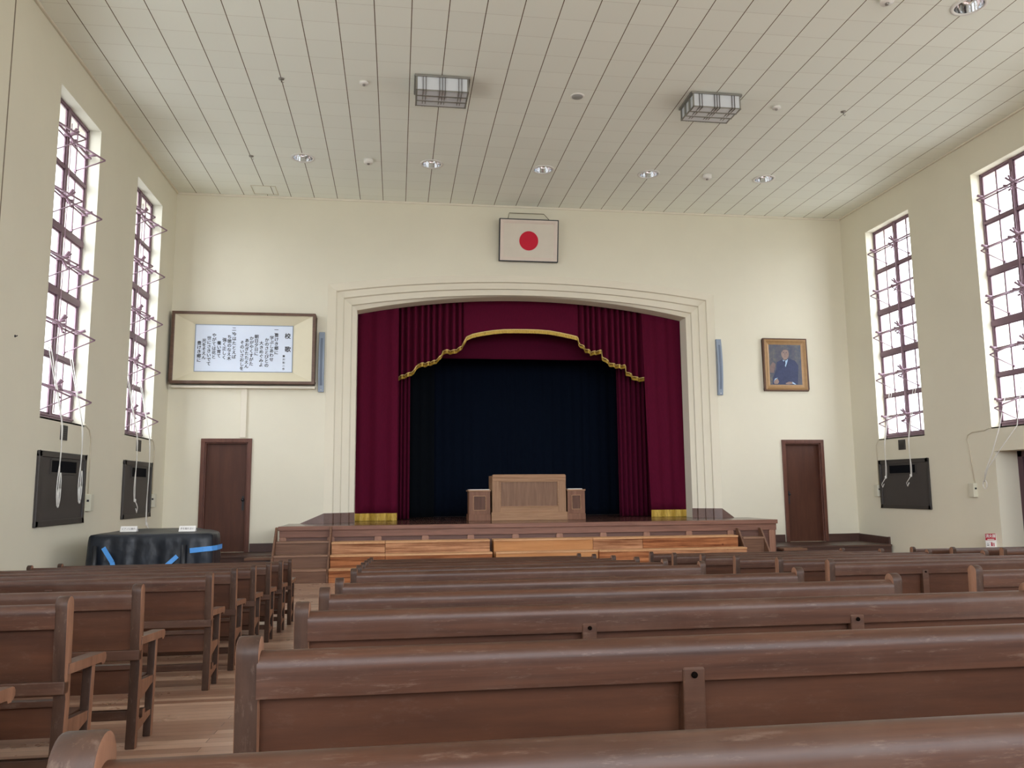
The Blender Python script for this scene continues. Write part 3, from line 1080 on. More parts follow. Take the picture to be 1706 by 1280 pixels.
ZT = 5.75
cl, fnl = curtain('stage_curtain', 'crimson stage curtain with gold fringe nearest the wide song board', -0.97, 0.02, 17.0, ZT, STAGE + 0.155, 3, 0.045, M['red_velvet'], 3)
fringe(cl, fnl, 0.0, 1.0, 64, 0.15)
cr_, fnr = curtain('stage_curtain', 'crimson stage curtain with gold fringe on the side of the portrait', 5.41, 6.36, 17.0, ZT, STAGE + 0.155, 4, 0.02, M['red_velvet'], 9, drift=-0.10)
fringe(cr_, fnr, 0.0, 1.0, 64, 0.15)
curtain('side_curtain', 'narrow dark crimson leg curtain set back behind the song board side curtain', -0.45, 0.272, 17.7, 5.9, STAGE + 0.01, 9, 0.035, M['red_velvet_back'], 12)
curtain('side_curtain', 'dark crimson leg curtain set back behind the portrait side curtain', 4.90, 6.1, 17.7, 5.9, STAGE + 0.01, 11, 0.04, M['red_velvet_back'], 14)

VAL = [(-0.02, 3.86), (0.025, 3.891), (0.21, 3.957), (0.352, 4.026), (0.40, 4.12), (0.446, 4.172), (0.612, 4.193), (0.802, 4.248), (0.922, 4.353), (0.969, 4.47), (1.21, 4.474), (1.354, 4.555), (1.42, 4.67), (1.474, 4.772),
       (1.60, 4.83), (1.792, 4.877), (2.05, 4.92), (2.283, 4.945), (2.53, 4.953), (2.776, 4.955), (3.041, 4.953), (3.3, 4.935), (3.54, 4.896), (3.75, 4.855), (3.914, 4.816), (3.955, 4.72), (3.985, 4.65), (4.09, 4.56), (4.212, 4.486),
       (4.40, 4.515), (4.452, 4.524), (4.47, 4.404), (4.56, 4.30), (4.684, 4.227), (4.83, 4.20), (4.969, 4.197), (4.99, 4.08), (5.10, 3.99), (5.24, 3.92), (5.393, 3.922), (5.5, 3.90)]


def val_z(x):
    for (xa, za), (xb, zb) in zip(VAL[:-1], VAL[1:]):
        if xa <= x <= xb:
            return za + (zb - za) * (x - xa) / (xb - xa)
    return VAL[-1][1] if x > 3 else VAL[0][1]


def val_fn(u, v):
    x = -0.02 + 5.52 * u
    z = 5.8 + (val_z(x) - 5.8) * v
    pleat = 0.0
    for a, b in ((-0.1, 1.44), (3.90, 5.6)):
        if a < x < b:
            e = min(1.0, (x - a) / 0.04, (b - x) / 0.04)
            pleat = 0.075 * e * math.sin(2 * PI * x / 0.135 + 0.7 * math.sin(x * 9)) * (0.8 + 0.2 * v)
    return (x, 17.22 + pleat, z)


val = MB().grid(480, 14, val_fn).build('valance_curtain', M['red_velvet'], off=(2.7, 17.22, 3.9), fixn=False)
md = val.modifiers.new('thickness', 'SOLIDIFY')
md.thickness = 0.01
tag(val, 'scalloped crimson valance with pleated ends and gold fringe across the arch', 'curtain')
fringe(val, val_fn, 0.0, 1.0, 260, 0.075, top=0.02)
m = MB()
pts = [val_fn(i / 200, 1.0) for i in range(201)]
m.tube([(p[0], p[1] - 0.022, p[2] + 0.022) for p in pts], 0.013, 6)
m.build('braid', M['gold_pale'], val, off=val.location)
curtain('border_curtain', 'plain dark crimson border curtain hanging behind the fringed valance', -0.2, 5.7, 17.95, 5.95, 4.44, 5, 0.015, M['red_velvet_back'], 21)
curtain('backdrop_curtain', 'navy black backdrop curtain across the rear of the stage', -0.6, 6.2, 19.1, 6.4, STAGE + 0.01, 30, 0.014, M['navy_drape'], 30)
curtain('black_side_curtain', 'black leg curtain in front of the navy backdrop on the song board side', -0.6, 0.85, 18.75, 6.2, STAGE + 0.01, 7, 0.012, M['black_drape'], 33)

for k, (y, z) in enumerate(((17.22, 5.80), (17.95, 5.95), (17.0, 5.75), (17.7, 5.9), (19.1, 6.4), (18.75, 6.2))):
    struct(MB().box(-2.6, 7.9, y - 0.04, y + 0.04, z - 0.004, z + 0.09), 'beam_%d' % (k + 1), M['dark_void'])

# ================================================================ LECTERN AND SIDE CABINETS
LX0, LX1, LY = 1.90, 3.395, 16.25
le = thing('lectern', 'large panelled wooden lectern standing at the middle of the stage', 'lectern', ((LX0 + LX1) / 2, LY, STAGE))
z0 = STAGE
part(MB().box(LX0 + 0.02, LX1 - 0.02, LY + 0.02, LY + 0.62, z0 + 0.03, 1.70), 'body', M['lectern'], le)
part(MB().box(LX0 - 0.02, LX1 + 0.025, LY - 0.022, LY + 0.64, z0 + 0.0005, 1.072), 'plinth', M['lectern_h'], le, bevel=0.006)
m = MB()
m.box(LX0, LX1, LY - 0.012, LY + 0.035, 1.69, 1.755)
m.prism([(LX0 + 0.0, 1.755), (LX1, 1.755), (LX1, 1.80), (LX1 - 0.02, 1.822), (LX0 + 0.02, 1.822), (LX0, 1.80)], 'y', LY - 0.018, LY + 0.10)
part(m, 'top_rail', M['lectern_h'], le, bevel=0.006)
part(MB().box(LX0 + 0.01, LX1 - 0.01, LY + 0.06, LY + 0.62, 1.70, 1.735), 'desk_top', M['lectern_h'], le, bevel=0.004)
for x in (LX0, LX1 - 0.155):
    part(MB().box(x, x + 0.155, LY - 0.006, LY + 0.03, 1.07, 1.70), 'stile', M['lectern'], le, bevel=0.003)
part(MB().box(LX0 + 0.155, LX1 - 0.155, LY - 0.005, LY + 0.03, 1.07, 1.175), 'bottom_rail', M['lectern_h'], le, bevel=0.003)
m = MB().frame('y', LX0 + 0.155, LX1 - 0.155, 1.175, 1.69, 0.018, LY - 0.012, LY + 0.02)
part(m, 'moulding', M['lectern_h'], le, bevel=0.004)
part(MB().box(LX0 + 0.16, LX1 - 0.16, LY + 0.008, LY + 0.022, 1.18, 1.69), 'panel', M['lectern_panel'], le)
for x in (LX0 - 0.004, LX1 - 0.012):
    part(MB().box(x, x + 0.016, LY + 0.02, LY + 0.60, 1.755, 1.80), 'side_cheek', M['lectern_h'], le, bevel=0.004)
    part(MB().box(x, x + 0.016, LY + 0.02, LY + 0.60, 1.07, 1.757), 'side_panel', M['lectern'], le)

for side, (x0, x1), label in ((-1, (1.435, 1.858), 'low panelled cabinet at the song board side of the lectern'), (1, (3.432, 3.79), 'low panelled cabinet at the portrait side of the lectern')):
    y0 = LY + 0.02
    c = thing('side_cabinet', label, 'cabinet', ((x0 + x1) / 2, y0, STAGE))
    part(MB().box(x0 + 0.012, x1 - 0.012, y0 + 0.012, y0 + 0.5, z0 + 0.02, 1.49), 'body', M['cabinet'], c)
    part(MB().box(x0 - 0.008, x1 + 0.008, y0 - 0.012, y0 + 0.52, z0 + 0.0005, 1.035), 'plinth', M['cabinet'], c, bevel=0.005)
    part(MB().box(x0 - 0.014, x1 + 0.014, y0 - 0.014, y0 + 0.52, 1.49, 1.518), 'cabinet_top', M['lectern_h'], c, bevel=0.004)
    part(MB().frame('y', x0, x1, 1.03, 1.49, 0.085, y0 - 0.002, y0 + 0.02), 'face_frame', M['cabinet'], c, bevel=0.003)
    part(MB().box(x0 + 0.08, x1 - 0.08, y0 + 0.006, y0 + 0.016, 1.11, 1.41), 'panel', M['cabinet_panel'], c)
    part(MB().frame('y', x0 + 0.085, x1 - 0.085, 1.115, 1.405, 0.012, y0 - 0.006, y0 + 0.015), 'moulding', M['lectern_h'], c, bevel=0.003)
    pa = MB().box(x0 + 0.01, x1 - (0.01 if side < 0 else 0.05), y0 + 0.0, y0 + 0.45, 1.5185, 1.532).build('white_cloth', M['paper'], off=((x0 + x1) / 2, y0, 1.5185), bevel=0.003)
    tag(pa, 'folded white cloth laid on the cabinet at the %s side of the lectern' % ('song board' if side < 0 else 'portrait'), 'cloth')

# ================================================================ PIANO UNDER A BLACK COVER
PZ = 1.0
PX0, PX1, PY0, PY1 = -3.90, -2.36, 11.12, 12.95
pi_ = thing('covered_piano', 'grand piano wrapped in a shiny black cover with blue straps', 'piano', ((PX0 + PX1) / 2, (PY0 + PY1) / 2, 0))


def piano_outline():
    p = []
    p += [(PX0 + 0.02, PY0 + 0.10)] + arc_pts(PX0 + 0.10, PY0 + 0.08, 0.08, PI, 1.5 * PI, 4)
    p += arc_pts(PX1 - 0.10, PY0 + 0.10, 0.10, 1.5 * PI, 2 * PI, 4)
    p += [(PX1, PY0 + 0.35), (PX1 - 0.02, PY0 + 0.60), (PX1 - 0.12, PY0 + 0.90), (PX1 - 0.30, PY0 + 1.2), (PX1 - 0.42, PY0 + 1.45)]
    p += arc_pts(PX1 - 0.75, PY0 + 1.5, 0.32, 0.1, PI * 0.5, 5)
    p += arc_pts(PX0 + 0.30, PY0 + 1.55, 0.27, PI * 0.5, PI, 4)
    p += [(PX0 + 0.02, PY0 + 1.2), (PX0 + 0.02, PY0 + 0.7)]
    # resample evenly
    q = p + [p[0]]
    L = [0.0]
    for a, b in zip(q[:-1], q[1:]):
        L.append(L[-1] + math.hypot(b[0] - a[0], b[1] - a[1]))
    out = []
    n = 220
    for i in range(n):
        s = L[-1] * i / n
        j = max(k for k in range(len(L)) if L[k] <= s + 1e-9)
        j = min(j, len(q) - 2)
        f_ = (s - L[j]) / max(1e-9, L[j + 1] - L[j])
        out.append((q[j][0] + (q[j + 1][0] - q[j][0]) * f_, q[j][1] + (q[j + 1][1] - q[j][1]) * f_))
    return out


ol = piano_outline()
n = len(ol)
cxp = sum(p[0] for p in ol) / n
cyp = sum(p[1] for p in ol) / n
nrm = []
for i in range(n):
    a, b = ol[i - 1], ol[(i + 1) % n]
    dx, dy = b[0] - a[0], b[1] - a[1]
    d = math.hypot(dx, dy) or 1
    nrm.append((dy / d, -dx / d))
m = MB()
vs_, fs = [], []
levels = [(-0.30, PZ + 0.004), (-0.12, PZ + 0.002), (-0.05, PZ), (-0.018, PZ - 0.008), (0.0, PZ - 0.03), (0.008, PZ - 0.10), (0.012, PZ - 0.22), (0.02, PZ - 0.36), (0.012, PZ - 0.46), (0.04, PZ - 0.60), (0.06, PZ - 0.75), (0.07, PZ - 0.90), (0.075, PZ - 0.985)]
rr = random.Random(4)
phs = [rr.uniform(0, 6.3) for _ in range(6)]
for li, (o_, z) in enumerate(levels):
    for i in range(n):
        wv = math.sin(i * 2 * PI * 23 / n + phs[0]) * 0.5 + math.sin(i * 2 * PI * 41 / n + phs[1] + li * 0.25) * 0.35 + math.sin(i * 2 * PI * 9 / n + phs[2]) * 0.3
        amp = 0.0 if li < 4 else 0.020 * (li - 3) / 6.0
        k = o_ + wv * amp
        if li < 3:
            sc = (0.30, 0.62, 0.93)[li]
            x = cxp + (ol[i][0] - cxp) * sc
            yy = cyp + (ol[i][1] - cyp) * sc
            vs_.append((x, yy, z + 0.004 * math.sin(x * 14) * math.sin(yy * 11)))
        else:
            vs_.append((ol[i][0] + nrm[i][0] * k, ol[i][1] + nrm[i][1] * k, z + (0.010 * math.sin(i * 0.9) if 6 <= li <= 9 else 0)))
for li in range(len(levels) - 1):
    for i in range(n):
        fs.append((li * n + i, li * n + (i + 1) % n, (li + 1) * n + (i + 1) % n, (li + 1) * n + i))
fs.append(tuple(range(n)))
m.mesh(vs_, fs, 0, True)
part(m, 'cover', M['cover'], pi_)
# blue straps on the front and round the corner, two dark tie posts
def strap(pts, w, name='strap'):
    m_ = MB()
    up = Vector((0, 0, 1))
    for a, b in zip(pts[:-1], pts[1:]):
        a, b = Vector(a), Vector(b)
        d = (b - a).normalized()
        side_ = d.cross(Vector((0, 1, 0))) if abs(d.y) < 0.5 else d.cross(Vector((1, 0, 0)))
        side_ = side_.normalized() * w / 2
        nn = d.cross(side_).normalized() * 0.003
        p = [a - side_ - nn, a + side_ - nn, b + side_ - nn, b - side_ - nn, a - side_ + nn, a + side_ + nn, b + side_ + nn, b - side_ + nn]
        m_.mesh(p, [(0, 1, 2, 3), (7, 6, 5, 4), (0, 4, 5, 1), (1, 5, 6, 2), (2, 6, 7, 3), (3, 7, 4, 0)])
    o = part(m_, name, M['strap'], pi_)
    o['label'] = 'bright blue webbing strap'
    return o


strap([(PX0 + 0.24, PY0 - 0.052, 0.84), (PX0 + 0.36, PY0 - 0.072, 0.66), (PX0 + 0.44, PY0 - 0.10, 0.40)], 0.055)
strap([(PX1 - 0.40, PY0 - 0.062, 0.72), (PX1 - 0.55, PY0 - 0.082, 0.58), (PX1 - 0.68, PY0 - 0.105, 0.38)], 0.055)
strap([(PX1 - 0.25, PY0 - 0.060, 0.785), (PX1 - 0.09, PY0 - 0.058, 0.80), (PX1 + 0.01, PY0 - 0.015, 0.806), (PX1 + 0.055, PY0 + 0.08, 0.81), (PX1 + 0.062, PY0 + 0.35, 0.81)], 0.062)
for x in (PX0 + 0.14, PX1 - 0.33):
    part(MB().tube([(x, PY0 - 0.05, 0.86), (x + 0.005, PY0 - 0.075, 0.6), (x, PY0 - 0.10, 0.1)], [0.03, 0.035, 0.03], 8), 'cover_tie', M['black'], pi_)

FNT = None


def text_mesh(s, size, name='lettering'):
    """lettering as mesh data lying in the xz plane, centred on the origin"""
    cu = bpy.data.curves.new('txt', 'FONT')
    cu.body = s
    cu.size = size
    cu.align_x = 'CENTER'
    cu.align_y = 'CENTER'
    cu.extrude = size * 0.012
    cu.resolution_u = 3
    o = bpy.data.objects.new('txt', cu)
    COL.objects.link(o)
    dg = bpy.context.evaluated_depsgraph_get()
    me = bpy.data.meshes.new_from_object(o.evaluated_get(dg))
    out = ([(v.co.x, -v.co.z, v.co.y) for v in me.vertices], [tuple(p.vertices) for p in me.polygons])
    bpy.data.objects.remove(o)
    bpy.data.curves.remove(cu)
    bpy.data.meshes.remove(me)
    return out


def put_text(mb, s, size, loc, mi=0, bold=False, sx=1.0, fn=None):
    v, f = text_mesh(s, size)
    offs = [(0, 0)] if not bold else [(0, 0), (size * 0.035, 0), (0, size * 0.03), (size * 0.035, size * 0.03)]
    for k, (ox, oz) in enumerate(offs):
        pts = [(p[0] * sx + loc[0] + ox, p[1] + loc[1] - 0.0001 * k, p[2] + loc[2] + oz) for p in v]
        if fn:
            pts = [fn(p) for p in pts]
        mb.mesh(pts, f, mi)


# two white notice cards on the piano
for (xc, yc, label, txt) in ((-3.56, 11.72, 'white notice card on the wall side of the black piano cover', 'ピアノに触れ'), (-2.765, 11.55, 'white notice card on the door side of the black piano cover', '手を触れない')):
    m = MB()
    m.prism([(yc - 0.04, 1.008), (yc, 1.08), (yc + 0.004, 1.08), (yc + 0.045, 1.008), (yc + 0.04, 1.006), (yc + 0.002, 1.072), (yc - 0.036, 1.006)], 'x', xc - 0.105, xc + 0.105)
    o = m.build('notice_card', M['paper'], off=(xc, yc, 1.006))
    tag(o, label, 'notice card', 'notice cards on the piano')
    m = MB()
    put_text(m, txt[:6], 0.030, (xc, yc - 0.0225, 1.044), bold=False, sx=1.0, fn=lambda p, y_=yc: (p[0], y_ - 0.040 + (p[2] - 1.008) * 0.555 - 0.0015, p[2]))
    m.build('lettering', M['ink'], o, off=o.location)


# ================================================================ THINGS ON THE STAGE WALL
# school song board
BX0, BX1, BZ0, BZ1 = -4.285, -1.595, 3.575, 4.98
BF = 16.0                      # front of the frame
sb = thing('song_board', 'wide framed school song board high on the wall above the piano', 'sign board', ((BX0 + BX1) / 2, YB, BZ0))
m = MB().frame('y', BX0, BX1, BZ0, BZ1, 0.058, BF, YB - 0.004)
part(m, 'board_frame', M['frame_wood'], sb, bevel=0.012)
PXa, PXb, PZa, PZb = -3.87, -2.04, 3.83, 4.745
m = MB()
o4 = [(BX0 + 0.055, BZ0 + 0.055), (BX1 - 0.055, BZ0 + 0.055), (BX1 - 0.055, BZ1 - 0.055), (BX0 + 0.055, BZ1 - 0.055)]
i4 = [(PXa, PZa), (PXb, PZa), (PXb, PZb), (PXa, PZb)]
for k in range(4):
    a, b, c, d = o4[k], o4[(k + 1) % 4], i4[(k + 1) % 4], i4[k]
    m.face([(a[0], BF + 0.02, a[1]), (b[0], BF + 0.02, b[1]), (c[0], YB - 0.05, c[1]), (d[0], YB - 0.05, d[1])])
part(m, 'splayed_mount', M['song_mat'], sb, fixn=False)
part(MB().box(PXa - 0.002, PXb + 0.002, YB - 0.056, YB - 0.02, PZa - 0.002, PZb + 0.002), 'song_sheet', M['song_sheet'], sb)
part(MB().frame('y', PXa - 0.006, PXb + 0.006, PZa - 0.006, PZb + 0.006, 0.012, YB - 0.064, YB - 0.05), 'sheet_edge', M['bluegrey'], sb)
m = MB()
YT = YB - 0.0575
cols = [(-2.351, 4.555, 0.0865, '豊けき郷に'), (-2.440, 4.50, 0.0855, '学ぶしあわせ'), (-2.531, 4.457, 0.0835, 'かのさとびとの'), (-2.633, 4.392, 0.0855, '大きめぐみよ'),
        (-2.728, 4.52, 0.0845, '朝日夕日に'), (-2.820, 4.483, 0.0838, 'かがやくすがた'), (-2.907, 4.44, 0.0847, 'あおぎたたえん'), (-2.995, 4.397, 0.0847, 'そのいさおしを'),
        (-3.147, 4.56, 0.089, '今はたとえば'), (-3.236, 4.507, 0.085, 'ち徳のなえ木'), (-3.328, 4.447, 0.0865, '強く正しく'), (-3.427, 4.383, 0.084, '養い育て'),
        (-3.522, 4.533, 0.0848, 'やがては花と'), (-3.613, 4.475, 0.0835, '世にさきいでて'), (-3.705, 4.426, 0.0825, '光をそえん'), (-3.795, 4.377, 0.0845, '豊けき郷に')]
for x, z, dz, s in cols:
    for k, ch in enumerate(s):
        put_text(m, ch, 0.082, (x + 0.004 * k / 6, YT, z - dz * k), bold=True)
for x, s in ((-2.356, '一'), (-3.155, '二')):
    put_text(m, s, 0.08, (x, YT, 4.662), bold=True)
    put_text(m, '、', 0.08, (x + 0.0, YT, 4.610), bold=True)
put_text(m, '校', 0.118, (-2.139, YT, 4.537), bold=True)
put_text(m, '歌', 0.118, (-2.133, YT, 4.275), bold=True)
for k, ch in enumerate('藤川如二作'):
    put_text(m, ch, 0.046, (-2.203, YT, 4.143 - k * 0.0635), bold=True)
part(m, 'lettering', M['ink'], sb, fixn=False)
o = MB().box(BX0 + 0.03, BX1 + 0.01, BF + 0.06, YB - 0.002, 3.502, 3.545).build('support_ledge', M['trim_cream'], off=((BX0 + BX1) / 2, BF + 0.1, 3.5), bevel=0.004)
tag(o, 'cream painted ledge under the wide framed song board', 'ledge')

# column loudspeakers beside the arch
for x0, label in ((-1.535, 'slim blue-grey column loudspeaker beside the song board'), (6.665, 'slim blue-grey column loudspeaker beside the portrait side of the arch')):
    r = thing('column_loudspeaker', label, 'loudspeaker', (x0 + 0.055, YB, 3.45))
    m = MB()
    ns = 14
    for (xa, xb, dep, mi) in ((x0, x0 + 0.11, 0.10, 0),):
        fr_ = [(YB - 0.03 - 0.085 * math.sin(PI * (0.12 + 0.76 * i / ns)), 3.45 + 1.19 * i / ns) for i in range(ns + 1)]
        m.prism([(YB - 0.001, 3.45)] + fr_ + [(YB - 0.001, 4.64)], 'x', xa, xb)
    part(m, 'cabinet', M['bluegrey'], r, bevel=0.004)
    g = MB()
    fr2 = [(YB - 0.036 - 0.085 * math.sin(PI * (0.12 + 0.76 * i / ns)), 3.50 + 1.09 * i / ns) for i in range(ns + 1)]
    g.prism(fr2 + [(YB - 0.03, 4.59), (YB - 0.03, 3.50)], 'x', x0 + 0.032, x0 + 0.078)
    part(g, 'grille', M['bluegrey_dark'], r)
    part(MB().lathe([(0.0, -0.006), (0.012, -0.004), (0.012, 0.006)], (x0 + 0.055, YB - 0.072, 3.485), 12, axis='y'), 'badge', M['white'], r)

# framed flag, tilted forwards, hung on a wire
FW, FH = 1.235, 0.875
ft = thing('framed_flag', 'framed white flag with red disc hung at a tilt above the arch', 'flag', (2.663, YB - 0.055, 6.195))
ft.rotation_euler = (math.radians(11), 0, 0)
hw = FW / 2
m = MB().frame('y', -hw, hw, 0, FH, 0.02, -0.037, 0.03)
m.build('outer_frame', M['black'], ft, bevel=0.003)
m = MB()
o4 = [(-hw + 0.012, 0.012), (hw - 0.012, 0.012), (hw - 0.012, FH - 0.012), (-hw + 0.012, FH - 0.012)]
i4 = [(-hw + 0.10, 0.10), (hw - 0.10, 0.10), (hw - 0.10, FH - 0.10), (-hw + 0.10, FH - 0.10)]
m4 = [(-hw + 0.05, 0.05), (hw - 0.05, 0.05), (hw - 0.05, FH - 0.05), (-hw + 0.05, FH - 0.05)]
for A, B, ya, yb in ((o4, m4, -0.034, -0.028), (m4, i4, -0.028, -0.008)):
    for k in range(4):
        a, b, c, d = A[k], A[(k + 1) % 4], B[(k + 1) % 4], B[k]
        m.face([(a[0], ya, a[1]), (b[0], ya, b[1]), (c[0], yb, c[1]), (d[0], yb, d[1])])
m.build('inner_frame', M['flag_frame'], ft, fixn=False)
MB().box(-hw + 0.095, hw - 0.095, -0.010, 0.01, 0.095, FH - 0.095).build('flag_field', M['flag_white'], ft)
m = MB().lathe([(0.0, -0.0125), (0.198, -0.0125), (0.198, -0.009)], (0.0, 0, FH / 2 - 0.005), 56, axis='y', sm=False)
m.build('red_disc', M['flag_red'], ft)
MB().box(-hw + 0.05, hw - 0.05, 0.01, 0.028, 0.05, FH - 0.05).build('backing', M['frame_wood'], ft)
m = MB().tube([(-0.44, 0.0, FH), (-0.39, 0.196, 1.02), (0.34, 0.196, 1.02), (0.42, 0.0, FH)], 0.007, 6)
m.build('hanging_wire', M['wire'], ft)

# portrait
px0, px1, pz0, pz1 = 7.705, 8.705, 3.545, 4.685
pt = thing('framed_portrait', 'gilt framed portrait of a seated man in a dark suit', 'painting', ((px0 + px1) / 2, YB, pz0))
part(MB().frame('y', px0, px1, pz0, pz1, 0.045, YB - 0.06, YB - 0.004), 'outer_frame', M['gilt_dark'], pt, bevel=0.01)
m = MB()
for (w0, w1, ya, yb) in ((0.03, 0.06, YB - 0.062, YB - 0.075), (0.06, 0.10, YB - 0.075, YB - 0.05), (0.10, 0.14, YB - 0.05, YB - 0.035)):
    for k in range(4):
        def cn(w):
            return [(px0 + w, pz0 + w), (px1 - w, pz0 + w), (px1 - w, pz1 - w), (px0 + w, pz1 - w)]
        A, B = cn(w0), cn(w1)
        a, b, c, d = A[k], A[(k + 1) % 4], B[(k + 1) % 4], B[k]
        m.face([(a[0], ya, a[1]), (b[0], ya, b[1]), (c[0], yb, c[1]), (d[0], yb, d[1])])
part(m, 'gilt_moulding', M['gilt'], pt, fixn=False)


def paint(name, cs):
    t_ = NT(name)
    nz_ = t_.noise(t_.coords((1, 1, 1)), 5.0, 6, 0.75)
    return t_.bsdf(t_.ramp(nz_, cs), 0.35, 0, 0.4)


pm = [paint('painted_backdrop', [(0.3, srgb(58, 66, 92)), (0.5, srgb(84, 88, 100)), (0.66, srgb(118, 112, 100))]),
      paint('painted_suit', [(0.3, srgb(44, 52, 82)), (0.7, srgb(62, 70, 104))]),
      paint('painted_skin', [(0.3, srgb(128, 108, 104)), (0.7, srgb(160, 138, 128))]),
      paint('painted_shirt', [(0.3, srgb(150, 184, 214)), (0.7, srgb(178, 206, 230))]),
      paint('painted_hair', [(0.3, srgb(72, 72, 84)), (0.7, srgb(104, 102, 108))]),
      paint('painted_tie', [(0.3, srgb(40, 46, 72)), (0.7, srgb(52, 60, 92))]),
      paint('painted_chair', [(0.3, srgb(110, 92, 94)), (0.7, srgb(136, 116, 108))]),
      paint('painted_panel', [(0.3, srgb(70, 74, 96)), (0.7, srgb(100, 98, 100))])]
m = MB()
cx0, cx1, cz0, cz1 = px0 + 0.13, px1 - 0.13, pz0 + 0.13, pz1 - 0.13
m.box(cx0, cx1, YB - 0.036, YB - 0.01, cz0, cz1, 0)
W_, H_ = cx1 - cx0, cz1 - cz0


def flat(poly, mi, lay):
    yy = YB - 0.036 - 0.0004 * lay
    m.face([(cx0 + a * W_, yy, cz0 + b * H_) for a, b in poly], mi)


for a, b in ((0.22, 0.40), (0.70, 0.80), (0.05, 0.14)):
    flat([(a, 0.42), (b, 0.42), (b, 0.98), (a, 0.98)], 7, 1)
flat([(0.02, 0.30), (0.14, 0.30), (0.20, 0.52), (0.12, 0.56), (0.02, 0.46)], 6, 2)
flat([(0.86, 0.02), (0.99, 0.02), (0.99, 0.50), (0.93, 0.52), (0.88, 0.40)], 7, 2)
flat([(0.08, 0.02), (0.10, 0.18), (0.20, 0.34), (0.24, 0.56), (0.40, 0.63), (0.50, 0.60), (0.60, 0.66), (0.80, 0.60), (0.90, 0.48), (0.88, 0.30), (0.86, 0.10), (0.84, 0.02)], 1, 3)
flat([(0.42, 0.62), (0.47, 0.55), (0.50, 0.44), (0.545, 0.53), (0.59, 0.645), (0.52, 0.60)], 3, 4)
flat([(0.455, 0.60), (0.50, 0.60), (0.505, 0.52), (0.475, 0.47), (0.455, 0.54)], 5, 5)
flat([(0.45, 0.62), (0.57, 0.66), (0.58, 0.72), (0.46, 0.72)], 2, 4)
flat([(0.505 + 0.118 * math.cos(2 * PI * i / 24), 0.775 + 0.128 * math.sin(2 * PI * i / 24) * (1.0 if i < 12 else 1.12)) for i in range(24)], 2, 6)
flat([(0.395, 0.79), (0.40, 0.86), (0.45, 0.915), (0.53, 0.925), (0.60, 0.895), (0.625, 0.83), (0.62, 0.78), (0.60, 0.85), (0.53, 0.872), (0.45, 0.86), (0.41, 0.81)], 4, 7)
for ex in (0.455, 0.545):
    flat([(ex - 0.028, 0.795), (ex, 0.804), (ex + 0.028, 0.795), (ex, 0.787)], 5, 8)
    flat([(ex - 0.032, 0.818), (ex, 0.828), (ex + 0.032, 0.818), (ex, 0.821)], 4, 8)
flat([(0.492, 0.79), (0.505, 0.79), (0.516, 0.745), (0.484, 0.745)], 6, 8)
flat([(0.465, 0.715), (0.505, 0.722), (0.54, 0.715), (0.505, 0.706)], 6, 8)
flat([(0.12, 0.06), (0.16, 0.14), (0.24, 0.16), (0.28, 0.08), (0.24, 0.03), (0.14, 0.03)], 2, 6)
flat([(0.11, 0.07), (0.16, 0.16), (0.25, 0.18), (0.16, 0.13)], 3, 7)
flat([(0.48, 0.05), (0.58, 0.085), (0.68, 0.08), (0.70, 0.035), (0.58, 0.02), (0.48, 0.025)], 2, 6)
flat([(0.68, 0.085), (0.72, 0.07), (0.80, 0.02), (0.76, 0.02), (0.69, 0.04)], 3, 7)
part(m, 'canvas', pm, pt, fixn=False)

# ================================================================ THINGS ON THE SIDE WALLS
def wx(side, d):
    return XL + d if side < 0 else XR - d


def sbox(mb, side, d0, d1, y0, y1, z0, z1, mi=0):
    a, b = sorted((wx(side, d0), wx(side, d1)))
    return mb.box(a, b, y0, y1, z0, z1, mi)


def heater_panel(side, y0, y1, z0, z1, label):
    r = thing('heater_panel', label, 'heater panel', (wx(side, 0), (y0 + y1) / 2, z0), 'dark heater panels under the windows')
    m_ = MB()
    fw = 0.075
    for (a, b, c, d) in ((y0, y1, z0, z0 + fw), (y0, y1, z1 - fw, z1), (y0, y0 + fw, z0, z1), (y1 - fw, y1, z0, z1)):
        sbox(m_, side, -0.002, 0.035, a, b, c, d)
    part(m_, 'panel_frame', M['grey_panel_frame'], r, bevel=0.006)
    part(sbox(MB(), side, -0.002, 0.02, y0 + 0.05, y1 - 0.05, z0 + 0.05, z1 - 0.05), 'panel_sheet', M['grey_panel'], r)
    g = MB()
    gz0, gz1, gy0, gy1 = z1 - 0.26, z1 - 0.11, y0 + 0.38, y1 - 0.36
    sbox(g, side, 0.018, 0.023, gy0, gy1, gz0, gz1)
    for k in range(7):
        zc_ = gz0 + 0.012 + k * 0.0215
        sbox(g, side, 0.02, 0.030, gy0, gy1, zc_ - 0.004, zc_ + 0.004)
    part(g, 'air_grille', M['grille_black'], r)
    b = MB()
    for (a, b_, c, d) in ((gy0 - 0.025, gy1 + 0.025, gz0 - 0.025, gz0), (gy0 - 0.025, gy1 + 0.025, gz1, gz1 + 0.02), (gy0 - 0.025, gy0, gz0, gz1), (gy1, gy1 + 0.025, gz0, gz1)):
        sbox(b, side, 0.018, 0.032, a, b_, c, d)
    part(b, 'grille_rim', M['grey_panel_frame'], r)
    return r


